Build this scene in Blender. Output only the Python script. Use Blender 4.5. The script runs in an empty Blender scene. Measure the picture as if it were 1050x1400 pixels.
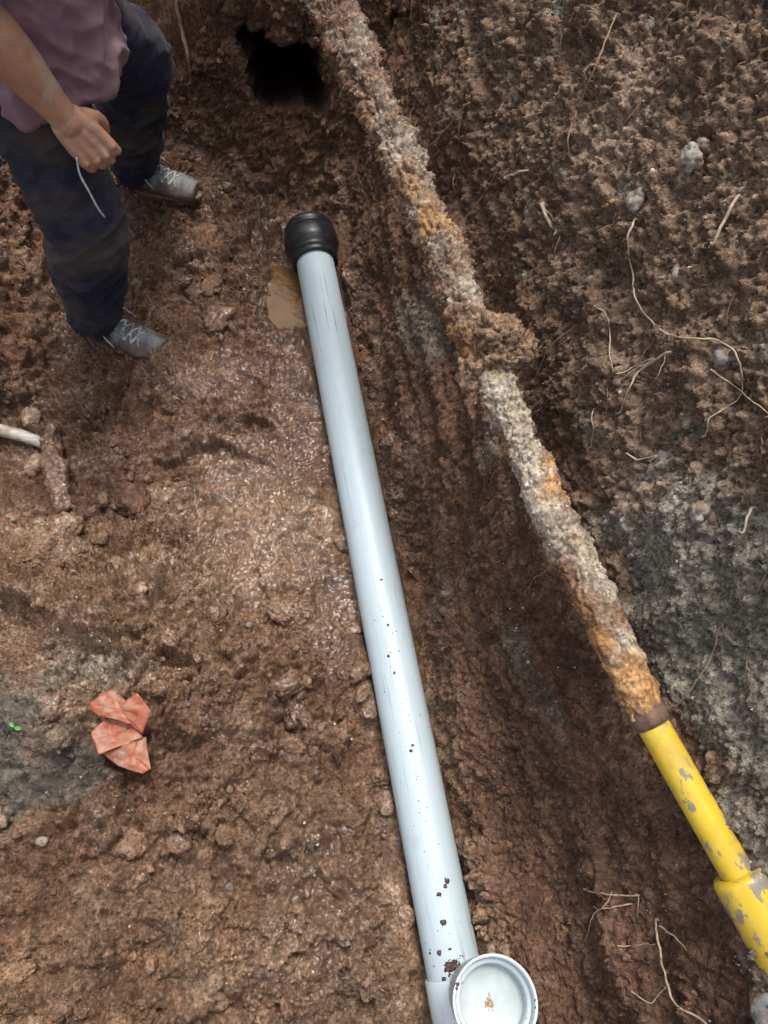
import bpy, math, random
import numpy as np
from mathutils import Vector, Matrix
random.seed(7); RNG = np.random.default_rng(7)
sc = bpy.context.scene
COL = sc.collection
R = math.radians

# ------------------------------------------------------------------ camera, sky, sun, exposure
CAM_H = 1.82
cam = bpy.data.cameras.new('camera'); camo = bpy.data.objects.new('camera', cam); COL.objects.link(camo)
camo.location = (0, 0, CAM_H); camo.rotation_euler = (R(24), 0, 0)
cam.sensor_fit = 'VERTICAL'; cam.sensor_height = 24; cam.lens = 1051/1400*24
cam.clip_start = .02; cam.clip_end = 500
sc.camera = camo

SUN_EL, SUN_AZ = 70, 20            # azimuth clockwise from +Y: high, beyond the end wall and a little to the right
w = bpy.data.worlds.new('World'); sc.world = w; w.use_nodes = True
nt = w.node_tree; bg = nt.nodes['Background']
sky = nt.nodes.new('ShaderNodeTexSky'); sky.sky_type = 'NISHITA'; sky.sun_disc = False
sky.sun_elevation = R(SUN_EL); sky.sun_rotation = R(SUN_AZ)
sky.air_density = 1.0; sky.dust_density = 4.0; sky.ozone_density = 1.0
hs = nt.nodes.new('ShaderNodeHueSaturation'); hs.inputs['Saturation'].default_value = .5        # thin overcast: the sky is paler than clear blue
nt.links.new(sky.outputs[0], hs.inputs['Color']); nt.links.new(hs.outputs[0], bg.inputs[0]); bg.inputs[1].default_value = .135
sun = bpy.data.lights.new('sun', 'SUN'); suno = bpy.data.objects.new('sun', sun); COL.objects.link(suno)
sun.energy = 1.3; sun.angle = R(14); sun.color = (1, .97, .92)
sd = Vector((math.sin(R(SUN_AZ))*math.cos(R(SUN_EL)), math.cos(R(SUN_AZ))*math.cos(R(SUN_EL)), math.sin(R(SUN_EL))))
suno.rotation_euler = sd.to_track_quat('Z', 'Y').to_euler(); suno.location = (0, 0, 6)
sc.view_settings.view_transform = 'Standard'; sc.view_settings.look = 'None'
sc.view_settings.gamma = 1; sc.view_settings.use_curve_mapping = False
sc.view_settings.exposure = 1.05

# ------------------------------------------------------------------ numpy noise
_p = RNG.permutation(256).astype(np.int32); PERM = np.concatenate([_p, _p, _p])
_g = RNG.normal(size=(256, 3)).astype(np.float32); GRAD = _g/np.linalg.norm(_g, axis=1, keepdims=True)
RND3 = RNG.random((256, 3)).astype(np.float32)
def perlin(p):
    p = np.asarray(p, np.float32); i = np.floor(p).astype(np.int32); f = p - i; i &= 255
    u = f*f*f*(f*(f*6-15)+10)
    out = np.zeros(len(p), np.float32)
    for dx in (0, 1):
        hx = PERM[i[:, 0]+dx]; wx = u[:, 0] if dx else 1-u[:, 0]
        for dy in (0, 1):
            hy = PERM[hx+i[:, 1]+dy]; wy = wx*(u[:, 1] if dy else 1-u[:, 1])
            for dz in (0, 1):
                g = GRAD[PERM[hy+i[:, 2]+dz]]
                d = g[:, 0]*(f[:, 0]-dx)+g[:, 1]*(f[:, 1]-dy)+g[:, 2]*(f[:, 2]-dz)
                out += d*wy*(u[:, 2] if dz else 1-u[:, 2])
    return out*1.5
def fbm(p, o=4, gain=.5):
    s = 0; a = 1.; p = np.asarray(p, np.float32)
    for k in range(o):
        s = s+a*perlin(p); p = p*2.03+17.3; a *= gain
    return s
def billow(p, o=3, gain=.5):
    s = 0; a = 1.; p = np.asarray(p, np.float32)
    for k in range(o):
        s = s+a*(np.abs(perlin(p))*2-.5); p = p*2.07+11.1; a *= gain
    return s
def worley(p):
    p = np.asarray(p, np.float32); i = np.floor(p).astype(np.int32); f = p-i
    best = np.full(len(p), 9., np.float32); sec = best.copy(); cid = np.zeros(len(p), np.int32)
    for dx in (-1, 0, 1):
        for dy in (-1, 0, 1):
            for dz in (-1, 0, 1):
                h = PERM[PERM[PERM[(i[:, 0]+dx) & 255]+((i[:, 1]+dy) & 255)]+((i[:, 2]+dz) & 255)]
                q = RND3[h]+np.array((dx, dy, dz), np.float32)-f
                d = (q*q).sum(1)
                m = d < best
                sec = np.where(m, best, np.minimum(sec, d)); cid = np.where(m, h, cid); best = np.where(m, d, best)
    return np.sqrt(best), np.sqrt(sec), cid
def facets(p):
    'broken-earth chunks: every cell a tilted plane of its own height, crack between cells'
    f1, f2, c = worley(p); g = GRAD[c]; o = np.asarray(p, np.float32)
    ctr = np.floor(o)+.5; h = (RND3[c, 2]-.5)+.9*((o-ctr)*g).sum(1)*.6
    return h-.5*np.clip(1-(f2-f1)/.14, 0, 1)
def ss(a, b, x):
    t = np.clip((x-a)/(b-a), 0, 1); return t*t*(3-2*t)

# ------------------------------------------------------------------ object helpers
def mesh_from(name, V, F, smooth=True):
    V = np.asarray(V, np.float32); me = bpy.data.meshes.new(name)
    if isinstance(F, np.ndarray):
        k = F.shape[1]; n = len(F)
        me.vertices.add(len(V)); me.vertices.foreach_set('co', V.ravel())
        me.loops.add(n*k); me.loops.foreach_set('vertex_index', F.astype(np.int32).ravel())
        me.polygons.add(n); me.polygons.foreach_set('loop_start', np.arange(0, n*k, k, dtype=np.int32))
        me.update(calc_edges=True)
    else:
        me.from_pydata([tuple(map(float, v)) for v in V], [], F); me.update()
    me.polygons.foreach_set('use_smooth', np.full(len(me.polygons), smooth, bool))
    return me
def add(name, me, mat, parent=None, kind=None, label=None, cat=None, group=None, M=None):
    o = bpy.data.objects.new(name, me); COL.objects.link(o)
    if me is not None and mat is not None and not me.materials: me.materials.append(mat)
    if parent: o.parent = parent
    if M is not None: o.matrix_local = M
    if kind: o['kind'] = kind
    if label: o['label'] = label
    if cat: o['category'] = cat
    if group: o['group'] = group
    return o
def empty(name, loc, label, cat, group=None):
    o = bpy.data.objects.new(name, None); COL.objects.link(o); o.location = loc; o.empty_display_size = .05
    o['label'] = label; o['category'] = cat
    if group: o['group'] = group
    return o
class MB:
    def __init__(s): s.V = []; s.F = []
    def put(s, V, F):
        n = len(s.V); s.V += [tuple(map(float, v)) for v in V]; s.F += [tuple(n+i for i in f) for f in F]
    def mesh(s, name, smooth=True): return mesh_from(name, s.V, s.F, smooth)
def catmull(P, sub):
    P = np.asarray(P, float)
    if sub <= 1 or len(P) < 3: 
        if sub <= 1: return P
    Q = np.vstack([2*P[0]-P[1], P, 2*P[-1]-P[-2]]); out = []
    for i in range(1, len(Q)-2):
        for k in range(sub):
            t = k/sub
            out.append(.5*((2*Q[i])+(-Q[i-1]+Q[i+1])*t+(2*Q[i-1]-5*Q[i]+4*Q[i+1]-Q[i+2])*t*t+(-Q[i-1]+3*Q[i]-3*Q[i+1]+Q[i+2])*t**3))
    out.append(P[-1]); return np.array(out)
def tube(P, rad, n=16, sub=5, caps=True, round_caps=True):
    """swept tube: P centres, rad scalar or per point; returns V, F"""
    P = np.asarray(P, float); rad = np.full(len(P), rad, float) if np.isscalar(rad) else np.asarray(rad, float)
    A = catmull(np.c_[P, rad], sub); C = A[:, :3]; r = np.maximum(A[:, 3], 1e-5)
    if caps and round_caps:
        d0 = (C[0]-C[1])/np.linalg.norm(C[0]-C[1]); d1 = (C[-1]-C[-2])/np.linalg.norm(C[-1]-C[-2])
        a = [R(75), R(50), R(25)]
        C = np.vstack([[C[0]+d0*r[0]*math.sin(x) for x in a], C, [C[-1]+d1*r[-1]*math.sin(x) for x in a[::-1]]])
        r = np.concatenate([[r[0]*math.cos(x) for x in a], r, [r[-1]*math.cos(x) for x in a[::-1]]])
    T = np.gradient(C, axis=0); T /= np.linalg.norm(T, axis=1, keepdims=True)+1e-12
    up = np.array([0, 0, 1.]) if abs(T[0][2]) < .9 else np.array([0, 1., 0])
    N = np.cross(T[0], up); N /= np.linalg.norm(N); V = []; F = []
    for k in range(len(C)):
        N = N-T[k]*np.dot(N, T[k]); N /= np.linalg.norm(N); B = np.cross(T[k], N)
        for j in range(n):
            t = 2*math.pi*j/n; V.append(C[k]+r[k]*(math.cos(t)*N+math.sin(t)*B))
    for k in range(len(C)-1):
        for j in range(n):
            a0 = k*n+j; a1 = k*n+(j+1) % n; F.append((a0, a1, a1+n, a0+n))
    if caps:
        F.append(tuple(range(n-1, -1, -1))); F.append(tuple((len(C)-1)*n+j for j in range(n)))
    return V, F
def loft(rings, n=28):
    """rings: (centre, a-vector, b-vector) ellipses; capped"""
    V = []; F = []
    for c, a, b in rings:
        c, a, b = map(lambda q: np.array(q, float), (c, a, b))
        for j in range(n):
            t = 2*math.pi*j/n; V.append(c+a*math.cos(t)+b*math.sin(t))
    for k in range(len(rings)-1):
        for j in range(n):
            a0 = k*n+j; a1 = k*n+(j+1) % n; F.append((a0, a1, a1+n, a0+n))
    F.append(tuple(range(n-1, -1, -1))); F.append(tuple((len(rings)-1)*n+j for j in range(n)))
    return V, F
def ellipsoid(c, rx, ry, rz, n=16, M=None):
    V = []; F = []
    for i in range(1, n//2):
        ph = math.pi*i/(n//2)
        for j in range(n):
            t = 2*math.pi*j/n; v = np.array([rx*math.sin(ph)*math.cos(t), ry*math.sin(ph)*math.sin(t), rz*math.cos(ph)])
            if M is not None: v = np.array(M) @ v
            V.append(np.array(c)+v)
    m = n//2-1
    for i in range(m-1):
        for j in range(n):
            a = i*n+j; b = i*n+(j+1) % n; F.append((a, a+n, b+n, b))
    F.append(tuple(range(n))); F.append(tuple((m-1)*n+j for j in range(n-1, -1, -1)))
    return V, F
def lathe(profile, n=48, closed_ends=False):
    """profile of (r, z) about local Z"""
    V = []; F = []
    for r, z in profile:
        for j in range(n):
            t = 2*math.pi*j/n; V.append((r*math.cos(t), r*math.sin(t), z))
    for k in range(len(profile)-1):
        for j in range(n):
            a0 = k*n+j; a1 = k*n+(j+1) % n; F.append((a0, a1, a1+n, a0+n))
    if closed_ends:
        F.append(tuple(range(n-1, -1, -1))); F.append(tuple((len(profile)-1)*n+j for j in range(n)))
    return V, F
def remesh(mb, name, voxel, smooth=6, disp=None, dec=0):
    """voxel union of everything in mb -> one continuous skin, smoothed, then displaced along normals by disp(P, N)"""
    me = mb.mesh(name+'_cage'); o = bpy.data.objects.new(name+'_cage', me); COL.objects.link(o)
    m = o.modifiers.new('r', 'REMESH'); m.mode = 'VOXEL'; m.voxel_size = voxel
    if smooth:
        s = o.modifiers.new('s', 'SMOOTH'); s.factor = .5; s.iterations = smooth
    if dec:
        q = o.modifiers.new('d', 'DECIMATE'); q.ratio = dec
    dg = bpy.context.evaluated_depsgraph_get(); ev = o.evaluated_get(dg)
    out = bpy.data.meshes.new_from_object(ev); bpy.data.objects.remove(o); bpy.data.meshes.remove(me)
    out.name = name
    n = len(out.vertices); P = np.empty(n*3, np.float32); out.vertices.foreach_get('co', P); P = P.reshape(-1, 3)
    if disp is not None:
        N = np.empty(n*3, np.float32); out.vertices.foreach_get('normal', N); N = N.reshape(-1, 3)
        P = disp(P, N).astype(np.float32); out.vertices.foreach_set('co', P.ravel())
    out.update(); out.polygons.foreach_set('use_smooth', np.ones(len(out.polygons), bool))
    return out
def attr(me, name, arr):
    a = me.attributes.new(name, 'FLOAT_COLOR', 'POINT')
    a.data.foreach_set('color', np.ascontiguousarray(arr, np.float32).ravel())
def frame(z, xhint=(1, 0, 0), loc=(0, 0, 0)):
    z = Vector(z).normalized(); x = Vector(xhint); x = (x-z*x.dot(z)).normalized(); y = z.cross(x)
    return Matrix(((x.x, y.x, z.x, loc[0]), (x.y, y.y, z.y, loc[1]), (x.z, y.z, z.z, loc[2]), (0, 0, 0, 1)))

# ------------------------------------------------------------------ material helpers
class NT:
    def __init__(s, name):
        s.m = bpy.data.materials.new(name); s.m.use_nodes = True; s.t = s.m.node_tree; s.b = s.t.nodes['Principled BSDF']
        s.tc = s.t.nodes.new('ShaderNodeTexCoord')
    def co(s, scale=(1, 1, 1), out='Object'):
        n = s.t.nodes.new('ShaderNodeMapping'); s.t.links.new(s.tc.outputs[out], n.inputs[0]); n.inputs['Scale'].default_value = scale
        return n.outputs[0]
    def noise(s, scale, detail=5, rough=.55, vec=None, dist=0):
        n = s.t.nodes.new('ShaderNodeTexNoise'); s.t.links.new(vec or s.tc.outputs['Object'], n.inputs['Vector'])
        n.inputs['Scale'].default_value = scale; n.inputs['Detail'].default_value = detail; n.inputs['Roughness'].default_value = rough
        n.inputs['Distortion'].default_value = dist
        return n.outputs[0]
    def voro(s, scale, vec=None, feature='F1', out='Distance', rand=1):
        n = s.t.nodes.new('ShaderNodeTexVoronoi'); n.feature = feature; s.t.links.new(vec or s.tc.outputs['Object'], n.inputs['Vector'])
        n.inputs['Scale'].default_value = scale; n.inputs['Randomness'].default_value = rand; return n.outputs[out]
    def ramp(s, fac, stops):
        n = s.t.nodes.new('ShaderNodeValToRGB'); s.t.links.new(fac, n.inputs[0]); e = n.color_ramp.elements
        while len(e) < len(stops): e.new(.5)
        for x, (p, c) in zip(e, stops):
            x.position = p; x.color = (c, c, c, 1) if not isinstance(c, tuple) else (*c, 1)
        return n.outputs[0]
    def mix(s, f, a, b, mode='MIX'):
        n = s.t.nodes.new('ShaderNodeMix'); n.data_type = 'RGBA'; n.blend_type = mode
        for sock, v in ((n.inputs[0], f), (n.inputs[6], a), (n.inputs[7], b)):
            if hasattr(v, 'is_output'): s.t.links.new(v, sock)
            else: sock.default_value = v if not isinstance(v, tuple) else (*v, 1)
        return n.outputs[2]
    def math(s, op, a, b=0., clamp=False):
        n = s.t.nodes.new('ShaderNodeMath'); n.operation = op; n.use_clamp = clamp
        for sock, v in zip(n.inputs, (a, b)):
            if hasattr(v, 'is_output'): s.t.links.new(v, sock)
            else: sock.default_value = v
        return n.outputs[0]
    def attr(s, name):
        n = s.t.nodes.new('ShaderNodeAttribute'); n.attribute_name = name
        q = s.t.nodes.new('ShaderNodeSeparateColor'); s.t.links.new(n.outputs['Color'], q.inputs[0])
        return q.outputs
    def bump(s, h, strength=.5, dist=.01, prev=None):
        n = s.t.nodes.new('ShaderNodeBump'); s.t.links.new(h, n.inputs['Height'])
        n.inputs['Strength'].default_value = strength; n.inputs['Distance'].default_value = dist
        if prev: s.t.links.new(prev, n.inputs['Normal'])
        return n.outputs[0]
    def set(s, color=None, rough=None, normal=None, **kw):
        for k, v in (('Base Color', color), ('Roughness', rough), ('Normal', normal), *((a.replace('_', ' '), b) for a, b in kw.items())):
            if v is None: continue
            if hasattr(v, 'is_output'): s.t.links.new(v, s.b.inputs[k])
            else: s.b.inputs[k].default_value = (*v, 1) if isinstance(v, tuple) and k == 'Base Color' else v
        return s.m

def soil_material():
    s = NT('wet_red_soil'); a = s.attr('soil')      # R grey clay, G wetness, B dry tan
    n1 = s.noise(5, 8, .6); n2 = s.noise(38, 6, .65); n3 = s.noise(160, 4, .7)
    base = s.ramp(s.mix(.45, n1, n2), [(.30, (.040, .019, .011)), (.48, (.128, .064, .037)), (.66, (.255, .142, .086))])
    tan = s.ramp(s.mix(.5, n1, n2), [(.3, (.130, .072, .039)), (.5, (.32, .195, .114)), (.7, (.50, .355, .238))])
    grey = s.ramp(s.mix(.6, n1, n2), [(.3, (.100, .089, .066)), (.5, (.235, .213, .165)), (.72, (.50, .47, .385))])
    c = s.mix(a[2], base, tan)
    c = s.mix(a[0], c, grey)
    q1 = s.voro(150, out='Color'); q2 = s.voro(62, s.co((1, 1, 1)), out='Color')
    g1 = s.ramp(q1, [(.15, .62), (.5, 1.0), (.85, 1.42)]); g2 = s.ramp(q2, [(.2, .75), (.5, 1.0), (.85, 1.25)])
    c = s.mix(.85, c, g1, 'MULTIPLY'); c = s.mix(.8, c, g2, 'MULTIPLY')
    c = s.mix(s.ramp(n3, [(.34, .8), (.5, 0.)]), c, (.045, .026, .018))
    grit = s.ramp(s.voro(130), [(.10, 1.), (.22, 0.)])
    gsel = s.ramp(s.noise(22, 3), [(.50, 0.), (.66, .75)])
    c = s.mix(s.math('MULTIPLY', grit, gsel), c, (.42, .34, .26))
    al = next(n for n in s.t.nodes if n.type == 'ATTRIBUTE').outputs['Alpha']
    c = s.mix(s.math('MULTIPLY', s.math('SUBTRACT', 1., al), .75, True), c, s.ramp(n2, [(.3, (.030, .026, .021)), (.7, (.105, .090, .072))]))
    wet = s.math('ADD', a[1], s.math('MULTIPLY', s.math('SUBTRACT', s.noise(14, 5), .5), 1.1), True)
    rough = s.ramp(wet, [(.12, .9), (.6, .55)])
    h = s.mix(.45, s.noise(100, 8, .75), s.mix(.5, s.noise(380, 4, .7), s.voro(240)))
    film = s.ramp(wet, [(.40, 0.), (.70, 1.)])
    cn = s.bump(s.noise(85, 3, .6), .5, .007)
    return s.set(c, rough, s.bump(h, 1., .010), Specular_IOR_Level=.25, Coat_Weight=film, Coat_Roughness=.07, Coat_IOR=1.45, Coat_Normal=cn)
M_SOIL = soil_material()

# ------------------------------------------------------------------ the trench: one sampled sheet, cut in floor, side wall and end wall
def pipe_x(Y): return .132-(np.clip(Y, -3, 3)+.221)*.1851         # plan line of the new sewer pipe
def prof(x, K): return np.interp(x, [k[0] for k in K], [k[1] for k in K])
WK = [(-40, 0), (.055, 0), (.10, .05), (.16, .17), (.24, .36), (.34, .60), (.47, .86), (.68, 1.16), (1.0, 1.5), (1.3, 1.66), (40, 1.8)]
EK = [(-40, 0), (0, 0), (.06, .07), (.14, .25), (.24, .52), (.36, .80), (.58, 1.12), (.95, 1.5), (1.3, 1.66), (40, 1.8)]
LK = [(-40, 0), (0, 0), (.08, .06), (.22, .30), (.40, .58), (.62, .85), (1.0, 1.1), (40, 1.25)]
def density(knots):
    out = [np.array([knots[0][0]])]
    for (a, b, n) in knots: out.append(np.linspace(a, b, n+1)[1:])
    return np.concatenate(out)
def geo(a, b, n): return a+np.sign(b-a)*np.geomspace(.01, abs(b-a), n)
def arc(K, a, b, step):
    x = np.linspace(a, b, 4000); z = prof(x, K); L = np.concatenate([[0], np.cumsum(np.hypot(np.diff(x), np.diff(z)))])
    return np.interp(np.linspace(0, L[-1], int(L[-1]/step)), L, x)
U = np.concatenate([geo(-2.3, -40, 24)[::-1], np.linspace(-2.3, -1.25, 62, endpoint=False), np.linspace(-1.25, -.75, 90, endpoint=False), np.linspace(-.75, .055, 262, endpoint=False), arc(WK, .055, .80, .0036), arc(WK, .812, 1.7, .017), geo(1.72, 40, 24)])
Vv = np.concatenate([geo(-1.4, -40, 24)[::-1], np.linspace(-1.4, -.46, 56, endpoint=False), np.linspace(-.46, 1.85, 730, endpoint=False), arc(EK, 0, .36, .0048)+1.85, arc(EK, .372, 1.15, .016)+1.85, geo(3.02, 40, 24)])
nu, nv = len(U), len(Vv)
def blend_h(hs, k=.035):
    hs = np.stack(hs); m = hs.max(0); return m+k*np.log(np.exp((hs-m)/k).sum(0))-k*math.log(len(hs))*np.exp(-m/.05)
def base_height(X, Y):
    w = X-pipe_x(Y)
    shift = .085*ss(.55, -.05, Y)*ss(.10, .26, w)
    hw = prof(w-shift, WK)
    ye = 1.84+.30*ss(.22, .75, -X)-.05*ss(-.1, .2, X)
    he = prof(Y-ye, EK)*1.0
    xl = .93+.06*ss(1.35, 1.7, Y)+.42*ss(1.18, .86, Y)
    hl = prof(-X-xl, LK)
    bank = .135*ss(.10, .75, -w)*ss(1.15, .2, Y)+.02*ss(.05, .12, -w)+.03*ss(.07, .16, -w)*ss(.9, .3, Y)
    return np.maximum.reduce([blend_h([hw, he, hl]), bank*0-1])+bank*np.exp(-hl/.2), w, Y-ye, -X-xl
UU, VV = np.meshgrid(U, Vv, indexing='ij')
BX = pipe_x(VV)+UU; BY = VV.copy()
BZ, WW, EE, LL = base_height(BX, BY)
du = np.stack([np.gradient(BX, axis=0), np.gradient(BY, axis=0), np.gradient(BZ, axis=0)], -1)
dv = np.stack([np.gradient(BX, axis=1), np.gradient(BY, axis=1), np.gradient(BZ, axis=1)], -1)
NN = np.cross(du, dv); NN /= np.linalg.norm(NN, axis=-1, keepdims=True)+1e-12
P = np.stack([BX, BY, BZ], -1).reshape(-1, 3).astype(np.float32); N = NN.reshape(-1, 3).astype(np.float32)
X, Y, Z = P.T.copy(); W = WW.ravel(); E_ = EE.ravel(); L_ = LL.ravel()
wall = ss(.09, .17, W); end = ss(.0, .10, E_); left = ss(0, .12, L_)
floor = (1-wall)*(1-end)*(1-left)
def ell(cx, cy, rx, ry, rot=0, soft=.5, wob=.25, fr=9):
    c, s = math.cos(R(rot)), math.sin(R(rot)); dx, dy = X-cx, Y-cy
    q = np.hypot((dx*c+dy*s)/rx, (-dx*s+dy*c)/ry)+wob*WOB9
    return ss(1+soft, 1-soft, q)
near = (np.abs(X) < 3) & (Y > -2) & (Y < 4)
WOB9 = fbm(P*9, 3); big = fbm(P*2.3, 3); mid = fbm(P*7+5, 3)
flow = ell(-.31, .80, .17, .24, 10); flow2 = ell(-.45, 1.22, .10, .10); flow3 = ell(-.20, .95, .09, .5, 10); glossn = ell(-.14, -.12, .14, .16)
smooth_m = np.clip(np.maximum(flow*.9, np.maximum(flow2*.7, flow3*.7)), 0, 1)
puddle = ell(-.285, 1.50, .066, .135, 10, .30, .40)
pud_r = ell(-.118, 1.50, .012, .08, 8, .35, .2)
d = np.zeros(len(P), np.float32)
w1, w2, cid = worley(P*np.float32(17)+WOB9[:, None]*.35)
def lumps(f1, cid, k, frac=.55, lo=.30, hi=.62):
    rc = lo+(hi-lo)*RND3[cid, (k+1) % 3]
    return np.sqrt(np.clip(1-(f1/rc)**2, 0, 1))*rc/hi*(RND3[cid, k] < frac)
clod = lumps(w1, cid, 0)
v1, v2, vid = worley(P*np.float32(46)+WOB9[:, None]*.3)
clod2 = lumps(v1, vid, 1, .6)
cm = ss(-.25, .45, mid+.3*big)
b1 = billow(P*13+3, 3); b2 = billow(P*36, 3); f3 = fbm(P*95, 3, .6)
x1, _, xid = worley(P*np.float32(105)+WOB9[:, None]*.4); clod3 = lumps(x1, xid, 2, .6); crack = (1-np.clip(np.abs(perlin(P*8.5+50))*3.2, 0, 1))**2*ss(-.1, .5, perlin(P*4+70))
fa = facets(P*np.float32(19)+WOB9[:, None]*.5+.4*f3[:, None]*0); fb = facets(P*np.float32(52)+(WOB9+.3*b2)[:, None]*.5); fc = facets(P*np.float32(115)+(WOB9+.3*b2)[:, None]*.8)
fd = facets(np.c_[P[:, 0], P[:, 1], P[:, 2]*.6].astype(np.float32)*np.float32(11)+WOB9[:, None]*.55+b2[:, None]*.12); b0 = billow(P*5.5+8, 2); lowz = ss(1.0, .6, Y)
rgh = ss(-.35, .45, perlin(P*3.1+21)+.5*mid)
fl = (.030*fd*(.25+.75*lowz)*ss(-.5, .2, mid+big)+.026*b0*(.3+.7*lowz))*(1-.85*smooth_m)+(1+.55*ss(.75, .3, Y))*.030*big+.026*mid+(.030*clod*cm*rgh+.013*clod2*(.25+rgh)*ss(.45, -.4, mid)+.024*b1+.0095*b2*(.4+rgh)-.030*crack+.011*fa*cm*rgh+.0075*fb*(.3+rgh)+.0035*fc)*(1-.75*smooth_m)+.0065*clod3*(1-.3*smooth_m)+.012*np.abs(perlin(P*19+33))*ss(.8,.4,Y)+.0034*f3
streak = perlin(np.c_[X*6+Z*9, Y*1.6+Z*2.0, Z*9-X*6]); streak2 = perlin(np.c_[X*13+Z*17, Y*6+Z*6, Z*17]+7)
upper = ss(.42, .80, Z)*wall
rockm = ss(1.25, .65, np.hypot((Y-.26)/.26, (Z-.76)/.17)+.35*WOB9)*wall
wl = .034*big+.020*streak*(1-.5*upper)+.012*streak2*(1-.6*upper)+.018*mid*upper+(.013*clod*cm+.012*b1)*(.35+.7*upper)+(.012*clod2*(.3+.9*upper)+.0075*b2+.0068*clod3*(.6+.6*upper))*(1-.6*rockm)+.0042*f3-.012*crack+(.008*fa*cm+.0075*fb)*(.15+.95*upper)+.004*fc*(.4+.6*upper)*(1-.75*rockm)
el = .035*big+.022*mid+.024*clod*cm+.018*b1+.012*clod2+.009*b2+.006*clod3+.0036*f3-.015*crack+.011*fa*cm+.008*fb+.004*fc
wmix = wall*(1-.5*end); emix = np.maximum(end, left)*(1-.5*wall)
d = (fl*floor+wl*wmix+el*emix)/np.maximum(floor+wmix+emix, .4)
chan = ss(.045, .13, np.abs(W))+ss(1.78, 1.95, Y); d = d*np.clip(chan, .12, 1)
dense = ss(-1.30, -1.22, W)*ss(.86, .80, W)*ss(-.50, -.44, Y)*ss(2.26, 2.19, Y)      # finest relief only where the sheet is sampled finely
d = dense*d+(1-dense)*(.035*big+.022*mid+.022*clod*cm+.010*fa); d = np.where(near, d, big*.05)
P2 = P+N*d[:, None]
# hand-made features: boot prints, hollows, slides, ledges
SMO = np.zeros(len(P2), np.float32)
def dent(cx, cy, rx, ry, depth, rot=0, rim=.25, soft=.35):
    m = ell(cx, cy, rx, ry, rot, soft, .12); r = ell(cx, cy, rx*1.45, ry*1.45, rot, .3, .15)-m
    P2[:, 2] += (-depth*m+depth*rim*np.clip(r, 0, 1))*floor
    return m
def ledge(pts, drop, wdt, reach=.10, side=1):
    best = np.full(len(P2), 9., np.float32); sd_ = best.copy()
    for (x0, y0), (x1_, y1_) in zip(pts[:-1], pts[1:]):
        vx, vy = x1_-x0, y1_-y0; L2 = vx*vx+vy*vy; t = np.clip(((X-x0)*vx+(Y-y0)*vy)/L2, 0, 1)
        dx, dy = X-x0-t*vx, Y-y0-t*vy; q = np.hypot(dx, dy); m = q < best; best = np.where(m, q, best)
        sd_ = np.where(m, np.sign(vx*dy-vy*dx)*q, sd_)
    sd_ = sd_*side+.026*WOB9+.010*b2; drop = drop*np.clip(.75+.9*big+.5*mid, .1, 1.5); st = ss(-wdt, wdt, sd_)
    P2[:, 2] += drop*(st*np.exp(-np.clip(sd_, 0, 9)/reach)-.35*(1-st)*np.exp(np.clip(sd_, -9, 0)/(reach*.5)))*floor*np.exp(-np.clip(best-.02, 0, 9)/reach)
ledge([(-.95, .50), (-.86, .51), (-.75, .475), (-.66, .44), (-.55, .445), (-.44, .405), (-.36, .42)], .032, .014)
ledge([(-.60, .94), (-.50, .965), (-.43, .985), (-.36, .96)], .022, .006)
ledge([(-.80, .95), (-.76, 1.06), (-.72, 1.20)], .028, .008, .07, -1)
ledge([(-.52, .33), (-.45, .27), (-.40, .16), (-.33, .10)], .028, .008)
ledge([(-.45, .04), (-.36, .02), (-.28, -.03), (-.20, .0), (-.12, -.06)], .024, .006)
ledge([(-.30, .62), (-.26, .5), (-.20, .38), (-.17, .2)], .026, .010)
ledge([(-.80, .0), (-.66, .02), (-.55, -.06), (-.52, -.20)], .026, .008)
ledge([(-.50, 1.42), (-.42, 1.34), (-.34, 1.30)], .018, .008)
ledge([(-.62, 1.62), (-.50, 1.66), (-.40, 1.75)], .025, .008)
sm = dent(-.64, .375, .105, .05, .06, -12)
sm2 = dent(-.47, .36, .06, .032, .05, 10)
h3 = dent(-.345, 1.05, .045, .026, .045, -20)
g1 = dent(-.76, 1.11, .035, .15, .04, -22)
f1 = dent(-.44, -.21, .075, .085, .030, 0, .5); f2 = dent(-.235, -.285, .07, .075, .032, 0, .5)
h4 = dent(-.27, -.02, .06, .10, .02, 30); h5 = dent(-.36, .10, .09, .05, .022, -20)
h6 = dent(-.53, .95, .11, .03, .018, 15); h7 = dent(-.20, .36, .035, .14, .022, 5)
h8 = dent(-.56, .25, .065, .075, .02)
P2[:, 2] += .045*ell(-.60, .55, .16, .07, 20)*floor+.05*ell(-.92, .62, .16, .10)*floor-.05*ell(-.90, .47, .12, .06, -15)*floor+.03*ell(-.3, .30, .08, .09)*floor
P2[:, 2] += .05*ell(-.035, .33, .022, .05, 5, .5, .4)*floor+.02*ell(-.06, .40, .03, .07)*floor+.02*ell(.03, -.1, .025, .1)*floor
mudb = ss(-.1, .5, perlin(np.c_[Y*8, X*0+3., X*0])+.4*perlin(np.c_[Y*23, X*0+9., X*0])); P2[:, 2] += .036*mudb*np.exp(-((W+.068)/.022)**2)*ss(1.35, 1.2, Y)*near
pm = np.maximum(puddle, pud_r); P2[:, 2] = P2[:, 2]*(1-pm)+(-.030+.006*mid)*pm
nearp = ss(.03, .052, np.abs(W-.0)); ok = (np.abs(W) < .055) & (Y < 1.75)
P2[:, 2] = np.where((np.abs(W) < .05) & (Y < 1.75) & (Y > -1), np.minimum(P2[:, 2], .005+1.2*np.maximum(np.abs(W)-.03, 0)), P2[:, 2])
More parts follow.
